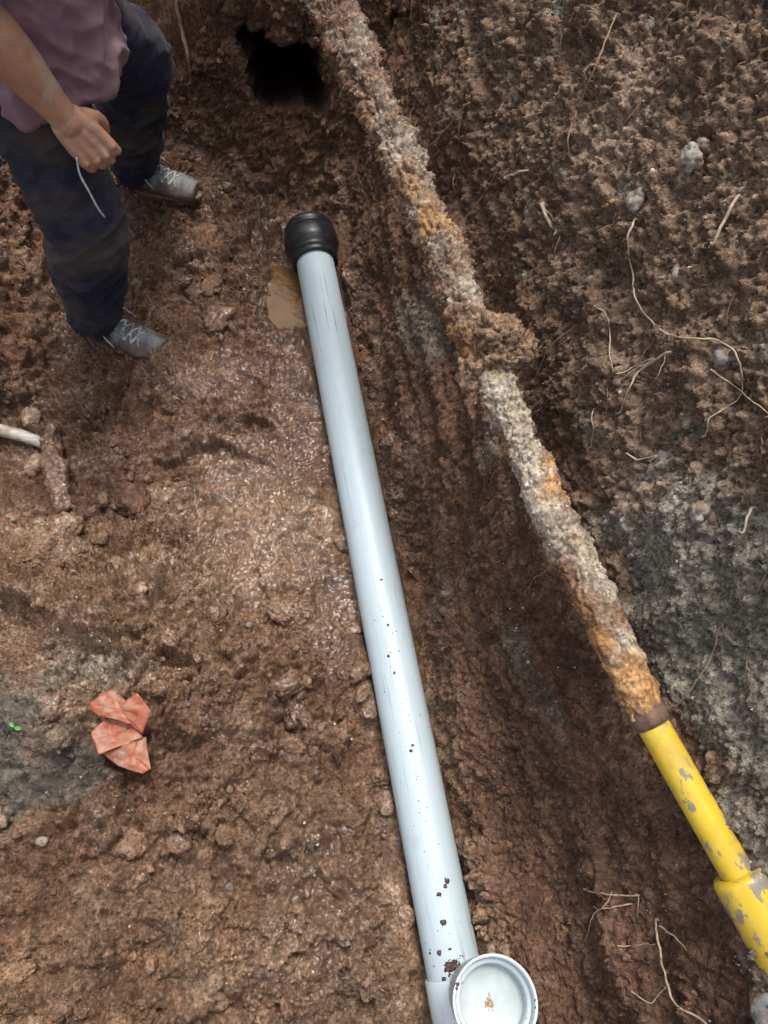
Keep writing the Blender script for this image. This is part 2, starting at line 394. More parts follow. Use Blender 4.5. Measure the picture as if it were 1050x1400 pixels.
# the dark tunnel mouth where the old drain leaves the trench
hx = np.abs(X+.285+.25*(Z-.3))/.115; hz = np.abs(Z-.318-.12*(X+.28))/.076
hole = ss(1.25, .75, (hx**2.6+hz**2.6)**(1/2.6)+.42*WOB9)*ss(-.02, .08, E_)
P2[:, 1] += .95*hole; P2[:, 2] -= .52*hole; P2[:, 0] -= .12*hole
shade_hollow = ss(1.4, .6, np.hypot((X-.075)/.06, (Z-.42)/.10)+.3*WOB9)*ss(.05, .15, E_)  # added hollow, shaped in for the shadow right of the old pipe
P2[:, 1] += .25*shade_hollow
pit = ss(1.3, .5, np.hypot((X+.14)/.12, (Y-1.87)/.07)+.3*WOB9)
# soil masks
gpatch = ell(-.80, .20, .13, .13, 0, .5, .5)+.8*ell(-.65, .15, .09, .05, 30, .5, .5)
wgrey = 1.0*rockm+.55*ss(.25, .75, fbm(np.c_[X, Y*.8, Z]*4.2+3, 4)+.6*ss(.75, .1, Y)*ss(.30, .60, Z)-.1)*wall
wg2 = ss(.42, .7, fbm(P*11+31, 3))*upper*.6
drygrey = .18*ss(-.25, .5, fbm(P*5+9, 3))*ss(.5, -.3, Y)*floor
grey = np.clip(.9*gpatch*floor+wgrey+wg2+drygrey+.25*left*ss(0, .6, mid)+.5*ell(-.64, .375, .10, .05, -12)*floor+.20*upper, 0, .92)
wetm = np.clip((.50+.55*smooth_m+.35*glossn+.25*mid-.6*gpatch-.25*ss(.4, -.4, Y)*(1-glossn))*floor+wall*(.12+.12*mid)*(1-upper)+.18*emix+pm, 0, 1)
tan = np.clip((.42*ss(1.15, .55, Y)*ss(-.6, .4, big+.5*mid)+.25*flow+.10+.2*ss(0, .6, mid))*floor+.34*upper+.16*emix*ss(0, .6, mid), 0, 1)
tan = np.where(wall > .5, tan*(.3+.7*upper), tan)
soil = np.stack([grey, wetm, tan, np.clip(1-.9*gpatch*floor-.12*wall*(1-upper), 0, 1)], -1)
idx = np.arange(nu*nv).reshape(nu, nv)
Q = np.stack([idx[:-1, :-1], idx[1:, :-1], idx[1:, 1:], idx[:-1, 1:]], -1).reshape(-1, 4)
iswall = (W > .055); isend = (E_ > .03)
qw = iswall[Q].all(1); qe = isend[Q].all(1) & ~qw
for nm, sel in (('trench_floor', ~(qw | qe)), ('trench_side_wall', qw), ('trench_end_wall', qe)):
    F = Q[sel]; used = np.unique(F); remap = np.zeros(nu*nv, np.int32); remap[used] = np.arange(len(used))
    me = mesh_from(nm, P2[used], remap[F]); attr(me, 'soil', soil[used])
    add(nm, me, M_SOIL, kind='structure')
vis = near & (X > -1.4) & (X < 1.2) & (Y > -.8) & (Y < 2.4)
PV = P2[vis]; NV = N[vis]; FV = floor[vis] > .6; WV = wall[vis] > .5; EV = (emix[vis] > .5)
def on_floor(x, y):
    S = PV[FV]; k = np.argmin((S[:, 0]-x)**2+(S[:, 1]-y)**2); return Vector(S[k].tolist())
def snap(p, off=0.):
    k = np.argmin(((PV-np.array(p, np.float32))**2).sum(1)); return Vector((PV[k]+NV[k]*off).tolist())
# ------------------------------------------------------------------ puddles of muddy water
def puddle_sheet(name, cx, cy, rx, ry, rot, z, n=64):
    V = [(0, 0, 0)]; F = []
    for j in range(n):
        t = 2*math.pi*j/n; k = 1+.10*math.sin(3*t+1)+.07*math.sin(7*t)+.04*math.sin(13*t+2)
        V.append((rx*k*math.cos(t), ry*k*math.sin(t), 0))
    for j in range(n): F.append((0, 1+j, 1+(j+1) % n))
    o = add(name, mesh_from(name, V, F), M_WATER, kind='structure'); o.location = (cx, cy, z); o.rotation_euler = (0, 0, R(rot)); return o
s = NT('muddy_water')
M_WATER = s.set(s.ramp(s.noise(9, 4), [(.35, (.120, .058, .017)), (.65, (.175, .090, .030))]), .06, s.bump(s.noise(34, 4), .22, .004), Specular_IOR_Level=.38)
puddle_sheet('puddle', -.285, 1.50, .13, .20, 10, -.006)

# ------------------------------------------------------------------ new sewer pipe with rubber coupling and upright fitting
PA = Vector((.159, -.318, .056)); PB = Vector((-.211, 1.632, .056)); DIR = (PB-PA).normalized(); PLEN = (PB-PA).length
def pvc_material(name, tint=(.42, .50, .53), dirty=1.):
    s = NT(name)
    l1 = s.noise(1, 4, .6, s.co((170, 170, 3.2))); l2 = s.noise(1, 3, .6, s.co((420, 420, 7)))
    sel = s.ramp(s.noise(5, 3), [(.42, .15), (.62, 1.)])
    lines = s.math('MULTIPLY', s.ramp(l1, [(.60, 0.), (.68, .85)]), sel)
    c = s.mix(s.ramp(l2, [(.35, .0), (.75, .22)]), tint, tuple(x*.72 for x in tint))
    c = s.mix(lines, c, (.17, .18, .18))
    blot = s.ramp(s.noise(16, 6, .65), [(.56, 0.), (.80, .34*dirty)])
    c = s.mix(blot, c, (.30, .245, .19))
    return s.set(c, s.ramp(s.noise(30, 5), [(.3, .38), (.7, .55)]), s.bump(l2, .06, .002), Specular_IOR_Level=.5)
M_PVC = pvc_material('pale_grey_pvc'); M_PVC2 = pvc_material('white_pvc', (.50, .565, .59), .7)
s = NT('black_rubber'); M_RUB = s.set(s.mix(s.ramp(s.noise(30, 6, .7), [(.52, 0.), (.75, .5)]), (.012, .013, .015), (.07, .045, .032)), s.ramp(s.noise(40, 4), [(.3, .28), (.7, .5)]))
s = NT('dark_mud'); M_MUD = s.set(s.ramp(s.noise(90, 5), [(.3, (.03, .016, .010)), (.7, (.10, .052, .033))]), .6, s.bump(s.noise(200, 5), .6, .004))
pipe = empty('sewer_pipe', PA, 'long pale grey plastic sewer pipe lying along the foot of the trench wall', 'pipe')
MP = frame(DIR, (0, 0, 1))                                      # local z along the pipe, local x up
MPw = Matrix.Translation(PA) @ MP
prf = [(.0548, 0), *[(.055, PLEN*k/60) for k in range(1, 60)], (.055, PLEN)]
barrel = add('barrel', mesh_from('barrel', *lathe(prf, 64)), M_PVC, pipe, M=MP)
L0 = PLEN
cp = [(.0565, -.050), (.064, -.053), (.0675, -.050), (.068, -.034), (.0645, -.029), (.0640, -.022), (.067, -.016), (.0765, -.002), (.0800, .010), (.0805, .038), (.077, .050), (.0705, .055), (.0700, .060), (.0735, .063), (.0740, .076), (.071, .083), (.060, .086)]
coup = add('coupling', mesh_from('coupling', *lathe(cp, 64, True)), M_RUB, pipe, M=MP @ Matrix.Translation((0, 0, L0)))
# fitting: collar on the barrel, body below the frame and the open upright socket
fit = add('fitting', None, None, pipe)
mb = MB(); mb.put(*lathe([(.0552, .086), (.0600, .0865), (.0608, .084), (.0604, .03), (.0595, 0), (.0595, -.10), (.058, -.30)], 64))
collar = add('collar', mb.mesh('collar'), M_PVC2, fit, M=MP @ Matrix.Translation((0, 0, .016)))
SO = Vector((.176, -.214, .395)); SB = Vector((.185, -.37, .05)); SD = Vector((-.02, .10, 1)).normalized()
MS = frame(SD, (1, 0, 0), SO-PA)
mb = MB()
P0 = SB-SO; Lq = [(0, 0, -.105), (0, 0, -.14), (0, 0, -.20), (0, 0, -.36)]
mb.put(*lathe([(.0590, -.38), (.0590, -.125), (.0615, -.112), (.0655, -.104), (.0662, -.02), (.0672, -.012), (.0676, -.003), (.0664, 0), (.0634, -.0006), (.0622, -.004), (.0614, -.012), (.0600, -.05), (.0590, -.070)], 72))
riser = add('riser', mb.mesh('riser'), M_PVC2, fit, M=MS)
mb = MB(); mb.put(*lathe([(.0605, -.024), (.0560, -.0255), (.0535, -.029), (.0528, -.040), (.0520, -.066)], 72))
add('inner_sleeve', mb.mesh('inner_sleeve'), M_PVC2, riser)
s = NT('cloudy_film')
dsk = s.ramp(s.noise(24, 5, .6), [(.3, (.27, .32, .32)), (.7, (.37, .42, .42))])  # greys darkened: shade deep in the socket is put into the colour
dsk = s.mix(s.ramp(s.noise(70, 4, .7), [(.64, 0.), (.76, .55)]), dsk, (.30, .22, .12))
M_FILM = s.set(dsk, .22)
add('stopper', mesh_from('stopper', *lathe([(.0005, -.064), (.02, -.0638), (.04, -.063), (.0530, -.061)], 48)), M_FILM, riser)
# a smear of dry ochre mud on the stopper, and mud at the rim
def blobs(spec, seed, frm=None):
    r = random.Random(seed); mb = MB()
    for (c, sz, fl) in spec:
        V, F = ellipsoid(c, sz*r.uniform(.7, 1.3), sz*r.uniform(.5, 1.1), sz*fl, 8, Matrix.Rotation(r.uniform(0, 6.28), 3, 'Z'))
        V = [np.array(v)+np.array([r.uniform(-.22, .22)*sz for _ in range(3)])*np.array([1, 1, fl]) for v in V]; mb.put(V, F)
    return mb
r = random.Random(3)
s = NT('ochre_mud'); M_OCHRE = s.set((.36, .21, .08), .7)
mb = blobs([((r.gauss(-.004, .003), r.gauss(-.004, .004), -.0615), r.uniform(.0008, .0024), .4) for _ in range(26)], 5)
add('mud_smear', mb.mesh('mud_smear'), M_OCHRE, riser)['kind'] = 'stuff'
mb = blobs([((.064*math.cos(t), .064*math.sin(t), -.001), q, .35) for t, q in ((2.75, .0035), (2.85, .003), (.05, .003), (-.1, .0022), (-1.9, .006), (-1.75, .007), (-1.6, .006), (1.2, .001))], 6)
add('rim_mud', mb.mesh('rim_mud'), M_MUD, riser)['kind'] = 'stuff'
# mud flecks dropped on the barrel
fl = []; r = random.Random(11)
def on_pipe(zf, ang, lift=.0004):
    return ((.055+lift)*math.cos(ang), (.055+lift)*math.sin(ang), zf)
mbf = MB()
def fleck(z, ang, sz, long=1.):
    c = on_pipe(z, ang); n = 7; q = Matrix(((math.cos(ang), -math.sin(ang), 0), (math.sin(ang), math.cos(ang), 0), (0, 0, 1)))
    V, F = ellipsoid((0, 0, 0), sz*.35, sz*r.uniform(.6, 1.2), sz*r.uniform(.6, 1.2)*long, 8)
    V = [np.array(q @ Vector(v+np.array([r.uniform(-.2, .2)*sz*.5, r.uniform(-.3, .3)*sz, r.uniform(-.3, .3)*sz])))+np.array(c) for v in V]; mbf.put(V, F)
for _ in range(30): fleck(.105+abs(r.gauss(0, .022)), r.gauss(-.12, .30), r.uniform(.0012, .0040))
for _ in range(14): fleck(.118+abs(r.gauss(0, .006)), r.gauss(-.10, .14), r.uniform(.004, .0075))
for _ in range(12): fleck(.103+abs(r.gauss(0, .003)), r.uniform(-.2, .9), r.uniform(.001, .0018))
for z, a, q in ((.27, .35, .006), (.262, .22, .0045), (.25, -.05, .0055), (.20, -.1, .0055), (.275, .30, .003), (.53, -.05, .004), (.54, .05, .003), (.15, -.45, .005)): fleck(z, a, q)
for _ in range(60): fleck(r.uniform(.14, .85), r.gauss(0, .45), r.uniform(.0006, .0016))
for _ in range(40): fleck(r.uniform(.8, 1.9), r.gauss(0, .6), r.uniform(.0005, .0011))
for z, a in ((.92, .12), (.74, -.20), (.70, -.1), (.81, .02)): fleck(z, a, .0036)
add('mud_flecks', mbf.mesh('mud_flecks'), M_MUD, barrel)['kind'] = 'stuff'

# ------------------------------------------------------------------ old gas pipe: crusted length, bare yellow length, socket
G = [Vector(v) for v in ((-.36, 2.28, .87), (-.114, 1.624, .792), (.401, .193, .625), (.534, -.069, .585), (.60, -.20, .565), (.98, -.95, .46))]
gas = empty('gas_pipe', G[2], 'old pipe crusted with rust and lime, its near end painted yellow, crossing the trench diagonally', 'pipe')
gl = lambda v: Vector(v)-G[2]
def crust():
    na, nl = 84, 720
    ctrl = np.array([tuple(gl(G[0])), tuple(gl(G[1])), tuple(gl(G[1].lerp(G[2], .33)+Vector((.004, 0, .006)))), tuple(gl(G[1].lerp(G[2], .66)-Vector((.006, 0, 0)))), tuple(gl(G[2])), ])
    C = catmull(ctrl, 180)[:nl+1]; m = len(C); t = np.linspace(0, 1, m)
    rad = np.interp(t, [0, .25, .33, .40, .47, .53, .57, .63, .70, .77, .84, .90, .95, .985, 1], [.060, .056, .050, .047, .043, .041, .045, .041, .036, .035, .037, .038, .036, .034, .029])
    T = np.gradient(C, axis=0); T /= np.linalg.norm(T, axis=1, keepdims=True)
    A = np.cross(T, (0, 0, 1.)); A /= np.linalg.norm(A, axis=1, keepdims=True); B = np.cross(A, T)
    th = np.linspace(0, 2*math.pi, na, endpoint=False)
    D = A[:, None]*np.cos(th)[None, :, None]+B[:, None]*np.sin(th)[None, :, None]
    V0 = C[:, None]+D*rad[:, None, None]; p = V0.reshape(-1, 3)
    lump = fbm(p*9, 3); c1, _, ci = worley(p*42+lump[:, None]*.3); c2, _, cj = worley(p*105); fl_ = facets(p*np.float32(30)+lump[:, None]*.4); fl2 = facets(p*np.float32(75))
    amp = np.interp(t, [0, .3, .6, .75, .93, 1], [1.25, 1.2, 1.1, .8, .62, .4]).repeat(na)
    dd = amp*(.0085*lump+.004*np.clip(1-(c1/.75)**2, 0, 1)*RND3[ci, 0]+.003*np.clip(1-(c2/.75)**2, 0, 1)*RND3[cj, 1]+.0085*fl_+.0042*fl2+.006*billow(p*24, 3)+.0022*fbm(p*170, 2))-.006*amp
    # flat chips where crust has broken away
    chip = ss(.15, .5, perlin(p*13+40)); dd -= .006*chip*amp
    V = (p+D.reshape(-1, 3)*dd[:, None])
    i = np.arange(m*na).reshape(m, na)
    F = np.stack([i[:-1], np.roll(i, -1, 1)[:-1], np.roll(i, -1, 1)[1:], i[1:]], -1).reshape(-1, 4)
    me = mesh_from('crusted_length', V, F)
    tt = t.repeat(na)
    pale = np.clip(ss(-.35, .45, fbm(p*9+3, 3)+.5*np.interp(tt, [0, .3, .5, .6, .72, .86, .93, 1], [-.3, .0, .05, .3, .45, .25, .05, -.3])+.4*(D.reshape(-1, 3)[:, 2]-.25)), 0, 1)  # upward side also made paler: light from above put into the crust colour
    och = np.clip(ss(.02, .5, fbm(p*8+90, 4)+.6*np.interp(tt, [0, .35, .45, .55, .7, .78, .82, .88, .92, .97, 1], [-.3, -.2, .05, -.2, -.05, .5, .2, .0, .65, .55, -.2])), 0, 1)
    mud = np.clip(np.interp(tt, [0, .3, .52, .6, .7, 1], [1.0, .82, .55, .5, .15, .0])+.6*fbm(p*12+60, 3), 0, 1)
    attr(me, 'crust', np.stack([pale, och, mud, np.ones_like(pale)], -1)); return me
s = NT('rusty_crust'); a = s.attr('crust'); n2 = s.noise(60, 6, .7); n3 = s.noise(230, 4, .7)
c = s.ramp(n2, [(.3, (.06, .026, .012)), (.5, (.17, .080, .036)), (.7, (.31, .17, .085))])
c = s.mix(s.math('MULTIPLY', a[0], s.ramp(n3, [(.34, .35), (.55, 1.)])), c, s.ramp(n2, [(.3, (.22, .175, .115)), (.5, (.38, .33, .25)), (.7, (.58, .53, .43))]))
c = s.mix(s.math('MULTIPLY', a[1], .85), c, s.ramp(n2, [(.3, (.20, .085, .025)), (.55, (.38, .19, .055)), (.75, (.52, .34, .15))]))
grit = s.ramp(s.voro(150), [(.16, .8), (.30, 0.)])
mudc = s.mix(s.math('MULTIPLY', grit, s.ramp(s.noise(30, 3), [(.42, 0.), (.58, 1.)])), s.ramp(n2, [(.3, (.050, .024, .014)), (.7, (.21, .115, .065))]), (.52, .44, .33))
c = s.mix(a[2], c, mudc)
gq = s.ramp(s.voro(170, out='Color'), [(.15, .5), (.5, 1.), (.85, 1.5)]); c = s.mix(.85, c, gq, 'MULTIPLY')
M_CRUST = s.set(c, .8, s.bump(s.mix(.5, s.noise(170, 6, .75), n3), .8, .005))
add('crusted_length', crust(), M_CRUST, gas)
s = NT('yellow_paint')
chips = s.ramp(s.noise(1, 6, .68, s.co((40, 40, 22))), [(.575, 0.), (.60, 1.)])
edge = s.ramp(s.noise(9, 5, .6), [(.45, 0.), (.66, .7)])
c = s.mix(s.ramp(s.noise(20, 5), [(.3, 0.), (.7, 1.)]), (.53, .355, .014), (.66, .475, .04))
c = s.mix(edge, c, (.42, .27, .05)); c = s.mix(s.ramp(s.noise(26, 6, .7), [(.50, 0.), (.72, .75)]), c, (.27, .20, .10)); c = s.mix(chips, c, (.22, .19, .15))
M_YEL = s.set(c, s.ramp(s.noise(50, 4), [(.3, .30), (.7, .5)]), s.bump(s.mix(.7, s.noise(120, 4), chips), .25, .003))
def seg(A, B, profile, name, mat, parent, n=48, wob=0.):
    A, B = gl(A), gl(B); M = frame(B-A, (0, 0, 1), A); L = (B-A).length
    V, F = lathe([(r_, z*L) for r_, z in profile], n)
    if wob:
        V = np.array(V); k = 1+wob*fbm(V*22+4, 3); V[:, :2] *= k[:, None]
    return add(name, mesh_from(name, V, F), mat, parent, M=M)
yp = [(.0246, k/30) for k in range(31)]
seg(G[2]-(G[3]-G[2])*.08, G[4], yp, 'yellow_length', M_YEL, gas, wob=.012)
s = NT('grey_wrap'); M_WRAP = s.set(s.ramp(s.noise(60, 5, .7), [(.3, (.050, .027, .018)), (.7, (.17, .10, .068))]), .8, s.bump(s.noise(120, 5), .6, .004))
seg(G[2]-(G[3]-G[2])*.03, G[2]+(G[3]-G[2])*.055, [(.0265, -.2), (.0285, 0), (.029, .3), (.0282, .7), (.0260, 1.0), (.0247, 1.02)], 'wrapping', M_WRAP, gas, wob=.13)
S0 = G[3]-(G[3]-G[2]).normalized()*.050
seg(S0, G[5], [(.0260, -.001), (.037, 0), (.0400, .006), (.0405, .012), (.0405, .23), (.0395, .235), (.029, .236), (.028, .24), (.028, 1)], 'socket', M_YEL, gas, wob=.012)

# lump of earth stuck on the crusted pipe and a small crumb opposite
def clod(name, c, rad, seed, flat=(1, 1, 1), res=.0035, rough=1.):
    mb = MB(); r = random.Random(seed)
    for k in range(7):
        o = [r.gauss(0, .42)*rad*f for f in flat]; q = rad*r.uniform(.45, .8)
        mb.put(*ellipsoid(o, q*flat[0], q*flat[1], q*flat[2], 14))
    def dp(Pq, Nq):
        p = Pq+np.float32(seed*3.1); d_, _, ci = worley(p*60); return Pq+Nq*(rough*(.13*rad*facets(p*70)+.10*rad*fbm(p*30, 4)+.006*np.clip(1-(d_/.75)**2, 0, 1)*RND3[ci, 0]))[:, None]
    me = remesh(mb, name, res, 2, dp); n = len(me.vertices)
    return me
def soil_attr(me, g, wt, t):
    n = len(me.vertices); attr(me, 'soil', np.tile(np.array((g, wt, t, 1), np.float32), (n, 1)))
me = clod('earth_lump', 0, .054, 3, (1.05, .85, .8), rough=1.5); soil_attr(me, .05, .12, .85)
o = add('earth_lump', me, M_SOIL, label='big brown lump of earth stuck on the crusted pipe halfway along it', cat='soil lump'); o.location = (.200, .800, .722)
# ------------------------------------------------------------------ the man standing in the trench (waist down in view, the rest built to be complete)
s = NT('tanned_skin'); n1 = s.noise(14, 5); n2 = s.noise(70, 5, .65)
c = s.ramp(n1, [(.3, (.30, .145, .082)), (.7, (.44, .235, .142))])
c = s.mix(s.ramp(n2, [(.54, 0.), (.75, .45)]), c, (.20, .105, .065))
mk = s.ramp(s.noise(8, 5, .7), [(.53, 0.), (.62, .7)])
c = s.mix(mk, c, (.36, .29, .22))
M_SKIN = s.set(c, .48, s.bump(s.mix(.5, s.noise(150, 4), s.noise(45, 4)), .30, .004), Subsurface_Weight=.06, Subsurface_Radius=(.012, .005, .003), Subsurface_Scale=.4)
HIPn, HIPf = Vector((-.72, 1.41, .77)), Vector((-.71, 1.63, .79))
KNn, KNf = Vector((-.695, 1.335, .455)), Vector((-.635, 1.825, .525))
ANn, ANf = Vector((-.795, 1.362, .10)), Vector((-.765, 1.945, .10))
SHn, SHf = Vector((-.63, 1.30, 1.27)), Vector((-.63, 1.70, 1.27))
ELn, WRn = Vector((-.690, 1.285, 1.000)), Vector((-.612, 1.287, .785))
ELf, WRf = Vector((-.52, 1.80, 1.03)), Vector((-.40, 1.72, 1.14))
def T(mb, P, r, n=18, sub=5): mb.put(*tube([tuple(p) for p in P], r, n, sub))
body = MB()
# torso and head
body.put(*loft([((-.72, 1.52, .70), (.11, 0, .0), (0, .14, 0)), ((-.71, 1.52, .82), (.12, 0, 0), (0, .165, 0)), ((-.68, 1.51, .98), (.115, 0, 0), (0, .15, 0)), ((-.65, 1.50, 1.14), (.125, 0, 0), (0, .175, 0)), ((-.63, 1.50, 1.26), (.10, 0, 0), (0, .185, 0)), ((-.62, 1.50, 1.33), (.06, 0, 0), (0, .10, 0))]))
T(body, [(-.62, 1.50, 1.28), (-.60, 1.50, 1.38), (-.575, 1.50, 1.44)], [.06, .055, .06])
HC = Vector((-.555, 1.50, 1.53)); tilt = Matrix.Rotation(R(22), 3, 'Y')
def hp(x, y, z): return HC+tilt @ Vector((x, y, z))
body.put(*ellipsoid(hp(0, 0, .015), .095, .075, .115, 20, tilt)); body.put(*ellipsoid(hp(.03, 0, -.05), .07, .058, .075, 16, tilt))
body.put(*ellipsoid(hp(.10, 0, -.015), .020, .014, .026, 10, tilt)); body.put(*ellipsoid(hp(.085, 0, -.055), .018, .028, .010, 10, tilt))
for q in (-1, 1):
    body.put(*ellipsoid(hp(.085, q*.033, .012), .013, .017, .011, 10, tilt)); body.put(*ellipsoid(hp(-.005, q*.077, -.01), .022, .011, .034, 10, tilt))
# arms
for a, b, c_ in ((SHn, ELn, WRn), (SHf, ELf, WRf)):
    T(body, [a, a.lerp(b, .45), b], [.062, .054, .044])
    T(body, [b, b.lerp(c_, .22), b.lerp(c_, .5), b.lerp(c_, .8), c_], [.043, .0465, .043, .033, .0285])
# legs inside the trousers
for a, b, c_ in ((HIPn, KNn, ANn), (HIPf, KNf, ANf)):
    T(body, [a, a.lerp(b, .5), b], [.078, .068, .052]); T(body, [b, b.lerp(c_, .3), c_], [.052, .054, .036])
    body.put(*ellipsoid(c_+Vector((.04, -.014, -.060)), .070, .026, .022, 14))
# hands: palm block, four fingers curled under, thumb closed over them
def hand(W, D, S, k=1.):
    D = Vector(D).normalized(); S = Vector(S); S = (S-D*S.dot(D)).normalized(); B = D.cross(S)          # B: out of the back of the hand
    at = lambda d, s_, b: W+(D*d+S*s_+B*b)*k
    body.put(*tube([at(-.03, 0, 0), at(.012, .0, .002)], [.028*k, .027*k], 16, 1))
    for j, (s_, kl) in enumerate(((.0315, .088), (.0105, .093), (-.0105, .089), (-.0305, .080))):
        body.put(*tube([at(.008, s_*.62, .0), at(.045, s_*.88, .004), at(kl, s_, .006)], [.0165*k, .0140*k, .0108*k], 12, 3))
        ln = (.042, .046, .042, .034)[j]
        body.put(*tube([at(kl, s_, .006), at(kl+.017, s_, -.008), at(kl+.022, s_*.97, -.006-ln*.62), at(kl+.004, s_*.95, -.014-ln), at(kl-.024, s_*.93, -.010-ln*.85)], [.0108*k, .0098*k, .0093*k, .0090*k, .0080*k], 12, 3))
        body.put(*ellipsoid(at(kl+.002, s_, .0105), .0088*k, .0080*k, .0080*k, 10))
    body.put(*tube([at(.012, .018, -.006), at(.042, .044, -.018), at(.070, .040, -.040), at(.082, .018, -.052)], [.0165*k, .0140*k, .0120*k, .0095*k], 12, 3))
hand(WRn, (.50, -.16, -.85), (.74, .50, .34)); hand(WRf, (.75, -.25, .35), (.3, .9, .2))
def skin_d(Pq, Nq):
    # tendons and knuckle folds
    return Pq+Nq*(.0009*fbm(Pq*60, 3))[:, None]
pm_ = remesh(body, 'person', .0029, 3, skin_d, .28)
person = add('person', pm_, M_SKIN, label='person in a mauve T-shirt and muddy navy trousers standing in the trench', cat='person')
def cloth(name, col, dirt, dcol, sc_=6, rough=.85, th=(.50, .68, .8)):
    s = NT(name); n = s.noise(240, 3)
    c = s.mix(s.ramp(s.noise(7, 5), [(.3, 0.), (.7, 1.)]), tuple(x*.8 for x in col), tuple(x*1.2 for x in col))
    c = s.mix(s.ramp(s.noise(sc_, 6, .62), [(th[0], 0.), (th[1], th[2])]), c, dcol)
    c = s.mix(s.ramp(s.noise(60, 4, .7), [(.66, 0.), (.74, dirt)]), c, (.17, .105, .07))
    return s.set(c, rough, s.bump(n, .25, .002), Sheen_Weight=.06, Sheen_Roughness=.5, Specular_IOR_Level=.2)
M_TRO = cloth('navy_cloth', (.011, .014, .028), .8, (.072, .054, .041), 5.5, .8, (.46, .63, .75))
M_SHI = cloth('mauve_cloth', (.20, .108, .130), .12, (.23, .15, .145), 7)
# trousers
tr = MB()
tr.put(*loft([((-.725, 1.52, .64), (.085, 0, 0), (0, .10, 0)), ((-.725, 1.52, .72), (.13, 0, 0), (0, .18, 0)), ((-.72, 1.52, .80), (.135, 0, 0), (0, .185, 0)), ((-.70, 1.52, .90), (.128, 0, 0), (0, .17, 0))]))
T(tr, [HIPn, HIPn.lerp(KNn, .33), HIPn.lerp(KNn, .7), KNn+Vector((.0, 0, 0)), KNn.lerp(ANn, .3)+Vector((-.005, 0, 0)), KNn.lerp(ANn, .62), KNn.lerp(ANn, .86), KNn.lerp(ANn, .98)], [.112, .103, .096, .092, .086, .074, .066, .067], 24, 5)
T(tr, [HIPf, HIPf.lerp(KNf, .33), HIPf.lerp(KNf, .7), KNf, KNf.lerp(ANf, .3), KNf.lerp(ANf, .62), KNf.lerp(ANf, .86), KNf.lerp(ANf, .98)], [.112, .106, .102, .098, .088, .075, .066, .067], 24, 5)
def leg_w(Pq, Nq):
    z = Pq[:, 2]; k = np.interp(z, [.1, .22, .34, .42, .55, .75, .9], [1.15, 1.15, 1.25, .9, .55, .5, .3])
    q = np.c_[Pq[:, 0]*7+Pq[:, 2]*4, Pq[:, 1]*7, Pq[:, 2]*21-Pq[:, 0]*7]
    fold = (1-np.clip(np.abs(perlin(q+3))*2.6, 0, 1))**1.4; fold2 = (1-np.clip(np.abs(perlin(q*1.9+13))*2.4, 0, 1))**1.3
    return Pq+Nq*(k*(.0125*fold+.0060*fold2)+.007*perlin(Pq*6)-.003)[:, None]
tm = remesh(tr, 'trousers', .0062, 4, leg_w); trousers = add('trousers', tm, M_TRO, person)
# drape: the T-shirt, hem over the hips, short sleeves
sh = MB()
rings = [((-.680, 1.49, .722), (.128, 0, .004), (0, .195, -.040)), ((-.680, 1.49, .75), (.130, 0, 0), (0, .195, -.035)), ((-.675, 1.495, .81), (.128, 0, 0), (0, .190, -.015)), ((-.665, 1.50, .90), (.128, 0, 0), (0, .185, 0)), ((-.65, 1.50, 1.02), (.128, 0, 0), (0, .182, 0)), ((-.635, 1.50, 1.16), (.135, 0, 0), (0, .20, 0)), ((-.63, 1.50, 1.27), (.105, 0, 0), (0, .20, 0)), ((-.62, 1.50, 1.335), (.07, 0, 0), (0, .09, 0))]
sh.put(*loft(rings, 36))
for a, b in ((SHn, ELn), (SHf, ELf)): T(sh, [a.lerp(b, -.05), a.lerp(b, .4), a.lerp(b, .66)], [.078, .074, .078])
def shirt_w(Pq, Nq):
    q = np.c_[Pq[:, 0]*16+Pq[:, 2]*9, Pq[:, 1]*11+Pq[:, 2]*3, Pq[:, 2]*5-Pq[:, 0]*8]
    fold = (1-np.clip(np.abs(perlin(q+23))*2.2, 0, 1))**1.3+.4*(1-np.clip(np.abs(perlin(q*2.1+43))*2.2, 0, 1))**1.3; k = np.interp(Pq[:, 2], [.68, .8, 1.0, 1.2], [1.0, 1.2, .9, .5])
    return Pq+Nq*(k*(.0145*fold)+.010*perlin(Pq*7+4)+.004*ss(.722, .708, Pq[:, 2]))[:, None]
add('shirt', remesh(sh, 'shirt', .0066, 4, shirt_w), M_SHI, person)
# hair
hr = MB(); hr.put(*ellipsoid(hp(-.018, 0, .040), .098, .083, .105, 20, tilt)); hr.put(*ellipsoid(hp(-.045, 0, -.01), .065, .072, .09, 16, tilt))
s = NT('black_hair'); M_HAIR = s.set((.012, .009, .008), .6, s.bump(s.noise(120, 4, .7, s.co((1, 1, .2))), .8, .01))
add('hair', remesh(hr, 'hair', .006, 2, lambda a, b: a+b*(.004*perlin(a*40))[:, None]), M_HAIR, person)
